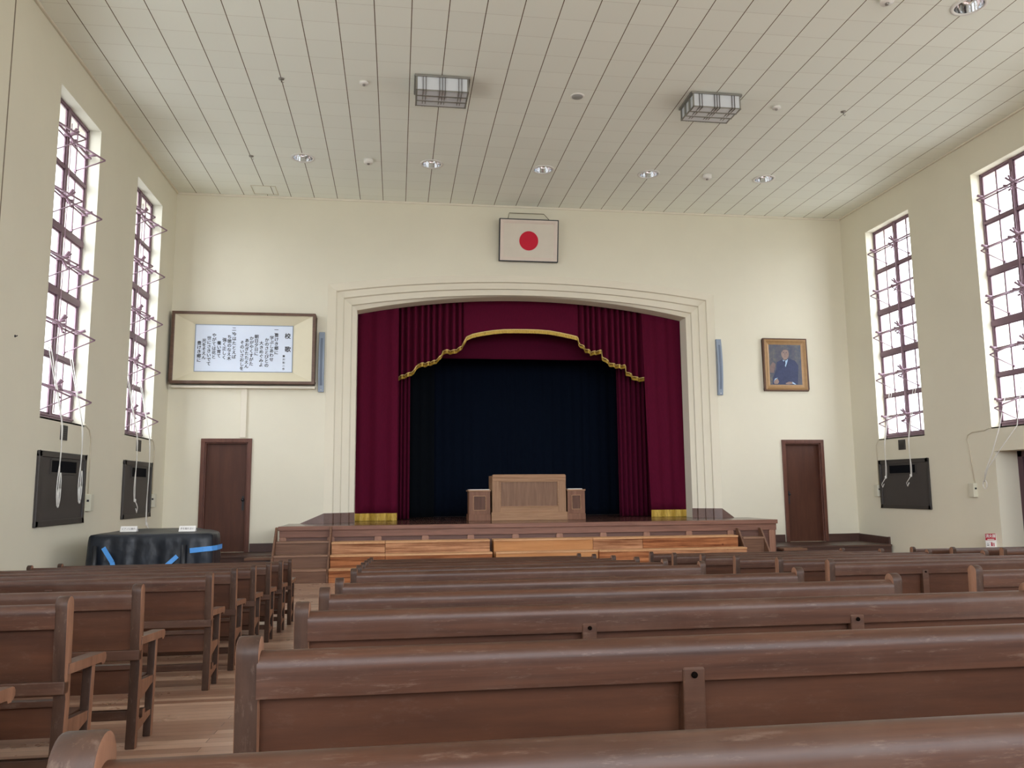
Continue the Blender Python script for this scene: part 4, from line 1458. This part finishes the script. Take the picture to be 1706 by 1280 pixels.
heater_panel(-1, 10.64, 12.19, 1.12, 2.055, 'dark grey heater panel under the left window nearer the camera')
heater_panel(-1, 13.82, 15.33, 1.105, 2.05, 'dark grey heater panel under the left window nearest the corner')
heater_panel(1, 13.75, 15.30, 1.095, 2.035, 'dark grey heater panel under the window on the right wall')
for side, y0, y1, label in ((-1, 11.29, 11.50, 'small dark vent below the left window nearer the camera'), (-1, 14.44, 14.67, 'small dark vent below the left window nearest the corner'), (1, 14.41, 14.62, 'small dark vent below the window on the right wall')):
    r = thing('wall_vent', label, 'vent', (wx(side, 0), (y0 + y1) / 2, 2.22), 'small vents under the windows')
    part(sbox(MB(), side, -0.002, 0.014, y0, y1, 2.22, 2.415), 'vent_plate', M['grey_panel_frame'], r, bevel=0.003)
    g = MB()
    for k in range(6):
        sbox(g, side, 0.012, 0.02, y0 + 0.02, y1 - 0.02, 2.243 + k * 0.028, 2.255 + k * 0.028)
    part(g, 'vent_slats', M['black'], r)

for side, y0, z0, cpath, label in (
        (-1, 12.30, 1.275, [(12.36, 1.52), (12.36, 2.02), (12.36, 2.30), (12.28, 2.42), (12.10, 2.485)], 'ivory switch box with cable beside the left heater panel nearer the camera'),
        (-1, 15.40, 1.265, [(15.46, 1.50), (15.46, 2.0), (15.46, 2.30), (15.40, 2.42), (15.27, 2.485)], 'ivory switch box with cable beside the heater panel at the left corner'),
        (1, 15.32, 1.32, [(15.36, 1.55), (15.36, 2.1), (15.36, 2.35), (15.28, 2.47)], 'ivory switch box half behind the heater panel on the right wall'),
        (1, 12.54, 1.33, [(12.58, 1.57), (12.66, 2.20), (12.70, 2.30), (12.66, 2.38), (12.55, 2.42), (12.25, 2.43), (12.12, 2.47)], 'ivory switch box with bent cable beside the side doorway')):
    r = thing('switch_box', label, 'switch', (wx(side, 0), y0 + 0.06, z0), 'ivory switch boxes on the side walls')
    part(sbox(MB(), side, -0.002, 0.075, y0, y0 + 0.12, z0, z0 + 0.235), 'box_body', M['switch'], r, bevel=0.006)
    part(sbox(MB(), side, 0.02, 0.05, y0 - 0.006, y0 + 0.002, z0 + 0.13, z0 + 0.16), 'side_button', M['black'], r)
    part(MB().tube([(wx(side, 0.008), a, b) for a, b in cpath], 0.0085, 6), 'cable', M['conduit'], r)

r = thing('wall_hook', 'tiny dark hook alone on the left wall at the edge of the photo', 'hook', (XL, 9.86, 3.32))
part(MB().tube([(XL - 0.002, 9.86, 3.32), (XL + 0.02, 9.86, 3.32), (XL + 0.026, 9.86, 3.33)], 0.006, 6), 'hook', M['black'], r)
part(MB().lathe([(0.0, 0.0), (0.016, 0.0), (0.014, 0.006), (0.0, 0.008)], (XL, 9.86, 3.32), 12, axis='x'), 'base_plate', M['black'], r)

# window cords
def cord(label, side, y_top, z_top, y_bot, z_bot, d_top=-0.08, d=0.13, loop=0.03, curl=False, strands=2, group='white window cords'):
    m_ = MB()
    rr_ = random.Random(int(y_top * 100))
    for s in range(strands):
        o_ = (s - (strands - 1) / 2) * 0.03
        top = (wx(side, d_top), y_top + o_ * 3.0, z_top)
        mid1 = (wx(side, d), y_top + o_ * 0.5, WIN_Z[0] - 0.02)
        pts = [top, mid1]
        nseg = 10
        for i in range(1, nseg + 1):
            f_ = i / nseg
            w_ = loop * math.sin(PI * min(1.0, max(0.0, (f_ - 0.45) / 0.55)) ** 1.0) * (1 if s else -1)
            pts.append((wx(side, d + 0.012 * math.sin(f_ * 5 + s)), y_top + (y_bot - y_top) * f_ + w_ + (o_ * 0.4), mid1[2] + (z_bot - mid1[2]) * f_))
        m_.tube(pts, 0.0062, 6)
    if loop > 0.0 and not curl:
        m_.tube([(wx(side, d), y_bot + 0.038 * math.cos(a), z_bot + 0.10 + 0.12 * math.sin(a)) for a in [2 * PI * i / 14 for i in range(15)]], 0.0062, 6)
        m_.tube([(wx(side, d + 0.01), y_bot + 0.03 * math.cos(a), z_bot + 0.22 + 0.2 * math.sin(a)) for a in [2 * PI * i / 14 for i in range(15)]], 0.0062, 6)
    if curl:
        m_.tube([(wx(side, d), y_bot, z_bot), (wx(side, d + 0.02), y_bot + 0.03, z_bot - 0.06), (wx(side, d + 0.02), y_bot + 0.09, z_bot - 0.11), (wx(side, d), y_bot + 0.15, z_bot - 0.14), (wx(side, d), y_bot + 0.12, z_bot - 0.2), (wx(side, d), y_bot + 0.07, z_bot - 0.13)], 0.007, 6)
        m_.lathe([(0.0, -0.03), (0.02, -0.02), (0.02, 0.02), (0.0, 0.03)], (wx(side, d), y_bot, z_bot), 8)
    o = m_.build('window_cord', M['cord'], off=(wx(side, d), y_top, z_bot))
    return tag(o, label, 'cord', group)


cord('white looped cord before the nearer left heater panel, on its near side', -1, 10.98, 3.45, 11.02, 1.37)
cord('white looped cord before the nearer left heater panel, on its far side', -1, 11.66, 3.45, 11.72, 1.41)
cord('white looped cord before the corner heater panel on the left wall', -1, 14.03, 3.5, 14.08, 1.40, curl=True)
cord('long white cord hanging to the piano past the corner heater panel', -1, 14.72, 3.5, 14.78, 0.99, loop=0.012, curl=True)
cord('white knotted cord before the right heater panel on the far side', 1, 14.86, 3.5, 14.92, 1.70, curl=True, loop=0.012)
cord('white knotted cord before the right heater panel on the near side', 1, 14.10, 3.5, 14.12, 1.72, curl=True, loop=0.012)
m = MB()
m.tube([(wx(1, -0.08), 11.75, 3.2), (wx(1, 0.10), 11.80, 2.45), (wx(1, 0.13), 11.98, 2.02), (wx(1, 0.13), 12.16, 1.75), (wx(1, 0.13), 12.20, 1.58)], 0.007, 6)
m.tube([(wx(1, -0.08), 11.45, 3.2), (wx(1, 0.10), 11.42, 2.45), (wx(1, 0.13), 11.80, 2.08), (wx(1, 0.13), 12.10, 1.80), (wx(1, 0.14), 12.20, 1.58)], 0.007, 6)
m.tube([(wx(1, 0.13), 12.19 + 0.045 * math.cos(a), 1.54 + 0.07 * math.sin(a)) for a in [2 * PI * i / 12 for i in range(13)]], 0.007, 6)
tag(m.build('window_cord', M['cord'], off=(wx(1, 0.1), 12.0, 1.5)), 'pair of white cords drawn together beside the side doorway', 'cord', 'white window cords')

# fire extinguisher sign standing out from the right wall
sx0, sx1, sz0, sz1, sy = 9.485, 9.668, 0.50, 0.745, 12.2
r = thing('extinguisher_sign', 'red and white fire extinguisher sign low by the side doorway', 'sign', ((sx0 + sx1) / 2, sy, sz0))
part(MB().box(sx0, sx1 + 0.011, sy, sy + 0.006, sz0, sz1), 'sign_plate', M['paper'], r)
part(MB().box(sx0, sx1, sy - 0.002, sy + 0.001, sz1 - 0.105, sz1), 'red_band', M['sign_red'], r)
m = MB()
for k, ch in enumerate('消火器'):
    put_text(m, ch, 0.058, (sx0 + 0.033 + k * 0.058, sy - 0.003, sz1 - 0.042), bold=True)
part(m, 'lettering', M['paper'], r, fixn=False)
part(MB().box(sx0 + 0.03, sx1 - 0.03, sy - 0.003, sy, sz1 - 0.098, sz1 - 0.084), 'caption_bar', M['flag_white'], r)
m = MB()
m.lathe([(0.0, 0.0), (0.012, 0.0), (0.012, 0.05), (0.004, 0.062), (0.004, 0.07), (0.0, 0.07)], (sx0 + 0.105, sy - 0.001, sz0 + 0.045), 10)
m.box(sx0 + 0.135, sx0 + 0.15, sy - 0.002, sy, sz0 + 0.04, sz0 + 0.095)
m.box(sx0 + 0.075, sx0 + 0.082, sy - 0.002, sy, sz0 + 0.10, sz0 + 0.11)
part(m, 'red_pictogram', M['sign_red'], r)
m = MB()
m.box(sx0 + 0.02, sx0 + 0.055, sy - 0.002, sy, sz0 + 0.055, sz0 + 0.066)
m.box(sx0 + 0.025, sx0 + 0.045, sy - 0.002, sy, sz0 + 0.085, sz0 + 0.093)
part(m, 'pictogram', M['ink'], r)

# ================================================================ THINGS ON THE CEILING
def cage_lamp(x0, y0, label):
    x1, y1, zt, zb = x0 + 0.75, y0 + 0.545, ZC - 0.002, ZC - 0.235
    r_ = thing('caged_ceiling_lamp', label, 'ceiling lamp', ((x0 + x1) / 2, (y0 + y1) / 2, ZC), 'caged box lamps on the ceiling')
    part(MB().frame('z', x0 - 0.02, x1 + 0.02, y0 - 0.02, y1 + 0.02, 0.05, zt - 0.03, zt), 'ceiling_frame', M['lamp_metal'], r_, bevel=0.004)
    ny = 3
    h_ = (y1 - y0) / ny
    g = MB()
    f_ = MB()
    for k in range(ny):
        a, b = y0 + h_ * k, y0 + h_ * (k + 1)
        zk = zb + 0.012 * k
        g.box(x0 + 0.02, x1 - 0.02, a + 0.004, b - 0.028, zk + 0.002, zt - 0.01)
        # metal edges of each glass box
        f_.box(x0, x1, b - 0.030, b - 0.004, zk - 0.002, zk + 0.03)
        f_.box(x0, x1, a, a + 0.010, zk - 0.002, zk + 0.016)
        for x in (x0, x1 - 0.022):
            f_.box(x, x + 0.022, a, b - 0.004, zk - 0.002, zk + 0.014)
            f_.box(x, x + 0.022, a, a + 0.014, zk, zt - 0.02)
            f_.box(x, x + 0.022, b - 0.030, b - 0.004, zk, zt - 0.02)
    part(g, 'lamp_glass', M['lamp_glass'], r_)
    part(f_, 'lamp_frame', M['lamp_metal'], r_, bevel=0.003)
    for xr in (0.10, 0.142, 0.335, 0.375, 0.415, 0.608, 0.65):
        rod = MB()
        x = x0 + xr
        rod.box(x - 0.004, x + 0.004, y0 - 0.012, y0 - 0.002, zb - 0.014, zt - 0.02)
        rod.prism([(y0 - 0.012, zb - 0.014), (y1 + 0.03, zb + 0.035), (y1 + 0.03, zb + 0.047), (y0 - 0.012, zb - 0.006)], 'x', x - 0.004, x + 0.004)
        part(rod, 'cage_rod', M['lamp_dark'], r_)
    return r_


cage_lamp(0.225, 10.98, 'caged grey box lamp on the ceiling, the one nearer the left wall')
cage_lamp(4.33, 10.98, 'caged grey box lamp on the ceiling, the one nearer the right wall')

DOWN = [(-1.70, 14.18, 'recessed chrome downlight above the wide song board, first in the row of five'),
        (0.58, 14.19, 'recessed chrome downlight, second from the song board side in the row of five'),
        (2.64, 14.20, 'recessed chrome downlight, middle one of the row of five, before the framed flag'),
        (4.66, 14.18, 'recessed chrome downlight, fourth from the song board side in the row of five'),
        (6.94, 14.15, 'recessed chrome downlight towards the portrait, last of the row of five'),
        (6.95, 8.46, 'large recessed downlight cut by the top edge of the photo')]
RAD = 0.195
# round openings in the ceiling for the recessed lamps
cut = MB()
for x, y, _ in DOWN:
    cut.lathe([(0.0, -0.1), (RAD * 0.9, -0.1), (RAD * 0.9, 0.2), (0.0, 0.2)], (x, y, ZC), 40, sm=False)
cutter = cut.build('cutter', M['chrome'])
ceil = bpy.data.objects['ceiling']
bo = ceil.modifiers.new('holes', 'BOOLEAN')
bo.object = cutter
bo.operation = 'DIFFERENCE'
bo.solver = 'EXACT'
new_me = bpy.data.meshes.new_from_object(ceil.evaluated_get(bpy.context.evaluated_depsgraph_get()))
ceil.modifiers.clear()
old = ceil.data
ceil.data = new_me
new_me.name = 'ceiling'
bpy.data.meshes.remove(old)
bpy.data.objects.remove(cutter)


def downlight(x, y, label):
    r_ = thing('recessed_downlight', label, 'downlight', (x, y, ZC), 'recessed chrome downlights')
    m_ = MB().lathe([(RAD * 0.86, 0.0), (RAD * 0.86, -0.014), (RAD * 1.08, -0.010), (RAD * 1.08, -0.0005)], (x, y, ZC), 40)
    part(m_, 'trim_ring', M['white'], r_, fixn=False)
    m_ = MB().lathe([(RAD * 0.87, -0.006), (RAD * 0.84, 0.05), (RAD * 0.72, 0.12), (RAD * 0.5, 0.17), (0.001, 0.185)], (x, y, ZC), 40)
    part(m_, 'reflector', M['chrome'], r_, fixn=False)
    m_ = MB().lathe([(0.0, 0.06), (0.025, 0.065), (0.04, 0.10), (0.045, 0.18), (0.0, 0.18)], (x, y, ZC), 16)
    part(m_, 'lamp_bulb', M['lamp_glass'], r_)
    return r_


for x, y, label in DOWN:
    downlight(x, y, label)


def detector(x, y, rad, hgt, label, cat='smoke detector', name='smoke_detector', mat='white', cone=True):
    r_ = thing(name, label, cat, (x, y, ZC))
    part(MB().lathe([(0.0, 0.0), (rad, 0.0), (rad, -hgt * 0.7), (rad * 0.85, -hgt), (0.0, -hgt)], (x, y, ZC), 28), 'body', M[mat], r_)
    if cone:
        part(MB().lathe([(0.0, -hgt - 0.025), (rad * 0.28, -hgt - 0.02), (rad * 0.32, -hgt + 0.004), (0.0, -hgt + 0.004)], (x, y, ZC), 16), 'sensor', M['metal'], r_)
    return r_


detector(-0.55, 14.12, 0.085, 0.075, 'white round detector on the ceiling between the first two downlights of the row')
detector(5.78, 14.10, 0.085, 0.075, 'white round detector on the ceiling between the last two downlights of the row')
detector(5.85, 8.46, 0.085, 0.06, 'white round detector at the top edge of the photo beside the large downlight')
detector(-0.52, 11.31, 0.065, 0.035, 'small flat white detector left of the nearer-left caged lamp')
detector(5.81, 11.30, 0.065, 0.035, 'small flat white detector beyond the caged lamp towards the right wall')
for x, y, label in ((-1.69, 11.35, 'tiny ceiling hook with disc near the left window'), (-2.59, 14.21, 'tiny ceiling hook with disc near the ceiling hatch'), (6.94, 11.32, 'tiny ceiling hook with disc near the right wall')):
    r = thing('ceiling_hook', label, 'hook', (x, y, ZC), 'tiny hooks on the ceiling')
    part(MB().lathe([(0.0, 0.0), (0.042, 0.0), (0.036, -0.014), (0.0, -0.018)], (x, y, ZC), 16), 'disc', M['metal'], r)
    part(MB().tube([(x, y, ZC - 0.014), (x, y, ZC - 0.05), (x + 0.02, y, ZC - 0.07), (x + 0.035, y, ZC - 0.05)], 0.005, 6), 'hook', M['metal'], r)
r = thing('ceiling_speaker', 'round grey speaker flush in the ceiling between the caged lamps', 'loudspeaker', (2.65, 11.34, ZC))
part(MB().lathe([(0.0, 0.0), (0.105, 0.0), (0.105, -0.008), (0.09, -0.012), (0.0, -0.012)], (2.65, 11.34, ZC), 32), 'speaker_rim', M['white'], r)
part(MB().lathe([(0.0, -0.011), (0.085, -0.011), (0.082, -0.016), (0.0, -0.02)], (2.65, 11.34, ZC), 32), 'grille', M['grille_grey'], r)
r = thing('ceiling_hatch', 'square access hatch in the ceiling above the song board', 'hatch', (-2.61, 15.87, ZC))
part(MB().frame('z', -2.85, -2.38, 15.64, 16.10, 0.010, ZC - 0.006, ZC + 0.01), 'hatch_rim', M['conduit'], r)
part(MB().box(-2.832, -2.398, 15.658, 16.082, ZC - 0.004, ZC + 0.01), 'hatch_panel', M['ceiling'], r)

# ================================================================ PEWS
PL = 2.54


def make_pew(struts):
    """local: x along the pew from its left end, y towards the stage from the rear foot, z up"""
    rt = bpy.data.objects.new('wooden_pew', None)
    COL.objects.link(rt)
    rt.empty_display_size = 0.1
    T = 0.045

    def lean(z):
        return -0.02 - 0.11 * (z - 0.40)          # rear line of the back above the seat

    def P_(mb_, nm, mt, **kw):
        return mb_.build(nm, [M[q] for q in mt] if isinstance(mt, tuple) else M[mt], rt, **kw)

    for x0 in (0.0, PL - T):
        x1 = x0 + T
        rear = [(0.0, 0.0), (0.0, 0.38), (lean(0.46), 0.46), (lean(0.70), 0.70)]
        top = arc_pts(lean(0.715) + 0.033, 0.715, 0.034, PI, 0, 12)
        front = [(lean(0.70) + 0.068, 0.69), (lean(0.46) + 0.062, 0.46), (0.046, 0.36), (0.040, 0.0)]
        P_(MB().prism(rear + top + front, 'x', x0, x1), 'end_post', ('pew_post', 'pew_side_lit'), bevel=0.005, auto=32, xface=1)
        # armrest with rounded lip
        am = [(0.0, 0.466), (0.345, 0.462), (0.352, 0.452), (0.378, 0.452)] + arc_pts(0.378, 0.478, 0.022, -PI / 2, PI / 2, 5) + [(0.0, 0.504)]
        xa, xb = (x0 - 0.004, x1 + 0.012) if x0 == 0.0 else (x0 - 0.012, x1 + 0.004)
        P_(MB().prism(am, 'x', xa, xb), 'armrest', ('pew_arm', 'pew_side_lit'), bevel=0.004, xface=1)
        P_(MB().box(x0 + 0.004, x1 - 0.004, 0.262, 0.300, 0.0, 0.466), 'front_leg', ('pew_post', 'pew_side_lit'), bevel=0.004, xface=1)
        sb_ = [(0.03, 0.30), (0.292, 0.292), (0.292, 0.262), (0.22, 0.245), (0.10, 0.21), (0.03, 0.205)]
        P_(MB().prism(sb_, 'x', x0 + 0.008, x1 - 0.008), 'side_board', ('pew_frame', 'pew_side_lit'), bevel=0.003, xface=1)
        st_ = [(0.03, 0.128), (0.085, 0.128), (0.085, 0.118), (0.13, 0.118), (0.13, 0.155), (0.17, 0.155), (0.17, 0.130), (0.275, 0.130), (0.275, 0.105), (0.10, 0.070), (0.03, 0.066)]
        P_(MB().prism(st_, 'x', x0 + 0.010, x1 - 0.010), 'stretcher', ('pew_frame', 'pew_side_lit'), bevel=0.003, xface=1)
    a, b = T - 0.004, PL - T + 0.004
    # moulded top rail
    yr = lean(0.69)
    rp_ = [(lean(0.632) - 0.001, 0.632), (lean(0.632) + 0.050, 0.632), (yr + 0.058, 0.690)] + arc_pts(yr + 0.029, 0.690, 0.0305, 0.05, PI - 0.05, 14) + [(yr - 0.0015, 0.688), (yr - 0.001, 0.678)]
    P_(MB().prism(rp_, 'x', a, b), 'top_rail', 'pew_rail', auto=32)
    pp = [(lean(0.43) + 0.026, 0.43), (lean(0.64) + 0.026, 0.64), (lean(0.64) + 0.038, 0.64), (lean(0.43) + 0.038, 0.43)]
    P_(MB().prism(pp, 'x', a, b), 'back_panel', 'pew_panel')
    P_(MB().box(0.0, PL, -0.024, 0.018, 0.398, 0.445), 'lower_rail', 'pew_frame', bevel=0.004)
    P_(MB().box(a, b, 0.006, 0.048, 0.353, 0.376), 'seat_back_slat', 'pew_frame', bevel=0.003)
    P_(MB().box(a, b, 0.022, 0.036, 0.245, 0.356), 'rear_apron', 'pew_panel')
    seat = [(0.036, 0.282), (0.305, 0.282), (0.312, 0.290), (0.305, 0.300), (0.15, 0.296), (0.036, 0.306)]
    P_(MB().prism(seat, 'x', a, b), 'seat', 'pew_rail', bevel=0.003)
    P_(MB().box(a, b, 0.262, 0.282, 0.215, 0.284), 'front_apron', 'pew_frame', bevel=0.003)
    P_(MB().box(a, b, 0.092, 0.128, 0.112, 0.156), 'foot_rail', 'pew_frame', bevel=0.004)
    for x in struts:
        so = [(lean(0.36) - 0.012, 0.20), (lean(0.445) - 0.012, 0.445), (lean(0.665) - 0.004, 0.655), (lean(0.665) + 0.004, 0.669), (lean(0.60) + 0.028, 0.60), (lean(0.42) + 0.03, 0.42), (0.03, 0.20)]
        s_ = P_(MB().prism(so, 'x', x - 0.024, x + 0.024), 'back_strut', 'pew_frame', bevel=0.004)
        h_ = MB().lathe([(0.0, -0.006), (0.0065, -0.006), (0.0065, 0.003), (0.0, 0.003)], (x, lean(0.645) - 0.004, 0.645), 12, axis='y')
        h_.build('screw_hole', M['hole'], s_)
    return rt


proto = {'left': make_pew((0.72, 1.54)), 'centre': make_pew((0.920, 1.838)), 'right': make_pew((0.74, 1.62))}
used = set()


def place_pew(kind, x0, y, label, group, turn=0.0):
    src = proto[kind]
    if kind in used:
        o = copy_tree(src)
    else:
        o = src
        used.add(kind)
    sloped = y + 0.15 < Yk
    o.location = (x0, y, floor_z(y) if sloped else max(0.0, floor_z(y)))
    o.rotation_euler = (-SLOPE if sloped else 0.0, 0, turn)
    tag(o, label, 'pew', group)


ORD = ['first', 'second', 'third', 'fourth', 'fifth', 'sixth', 'seventh', 'eighth', 'ninth', 'tenth', 'eleventh']
LEFT = [9.90, 9.08, 8.23, 7.37, 6.51, 5.68, 4.155, 3.27, 2.44]
CENT = [9.90, 9.08, 8.25, 7.42, 6.62, 5.78, 4.32, 3.43, 2.62, 1.69, 0.865]
RIGHT = [9.72, 8.88, 8.02, 7.18, 6.33, 5.54, 4.04]
FAR = [9.78, 8.97, 8.15]
for k, y in enumerate(LEFT):
    nm = 'brown wooden pew, %s row from the stage in the block behind the covered piano' % ORD[k]
    place_pew('left', -1.19 - PL, y, nm, 'pews behind the covered piano')
for k, y in enumerate(CENT):
    nm = 'brown wooden pew, %s row from the stage in the middle block facing the lectern' % ORD[k]
    if k == len(CENT) - 1:
        nm = 'brown wooden pew nearest the camera, cut by the bottom edge, worn rounded end post'
    place_pew('centre', -0.305 if k < len(CENT) - 1 else -0.324, y, nm, 'pews facing the lectern')
for k, y in enumerate(RIGHT):
    nm = 'brown wooden pew, %s row from the stage in the block facing the narrow steps' % ORD[k]
    place_pew('right', 3.06, y, nm, 'pews facing the narrow steps')
for k, y in enumerate(FAR):
    nm = 'brown wooden pew, %s row from the stage along the wall with the extinguisher sign' % ORD[k]
    place_pew('right', 6.53, y, nm, 'pews along the right wall')
bpy.context.view_layer.update()
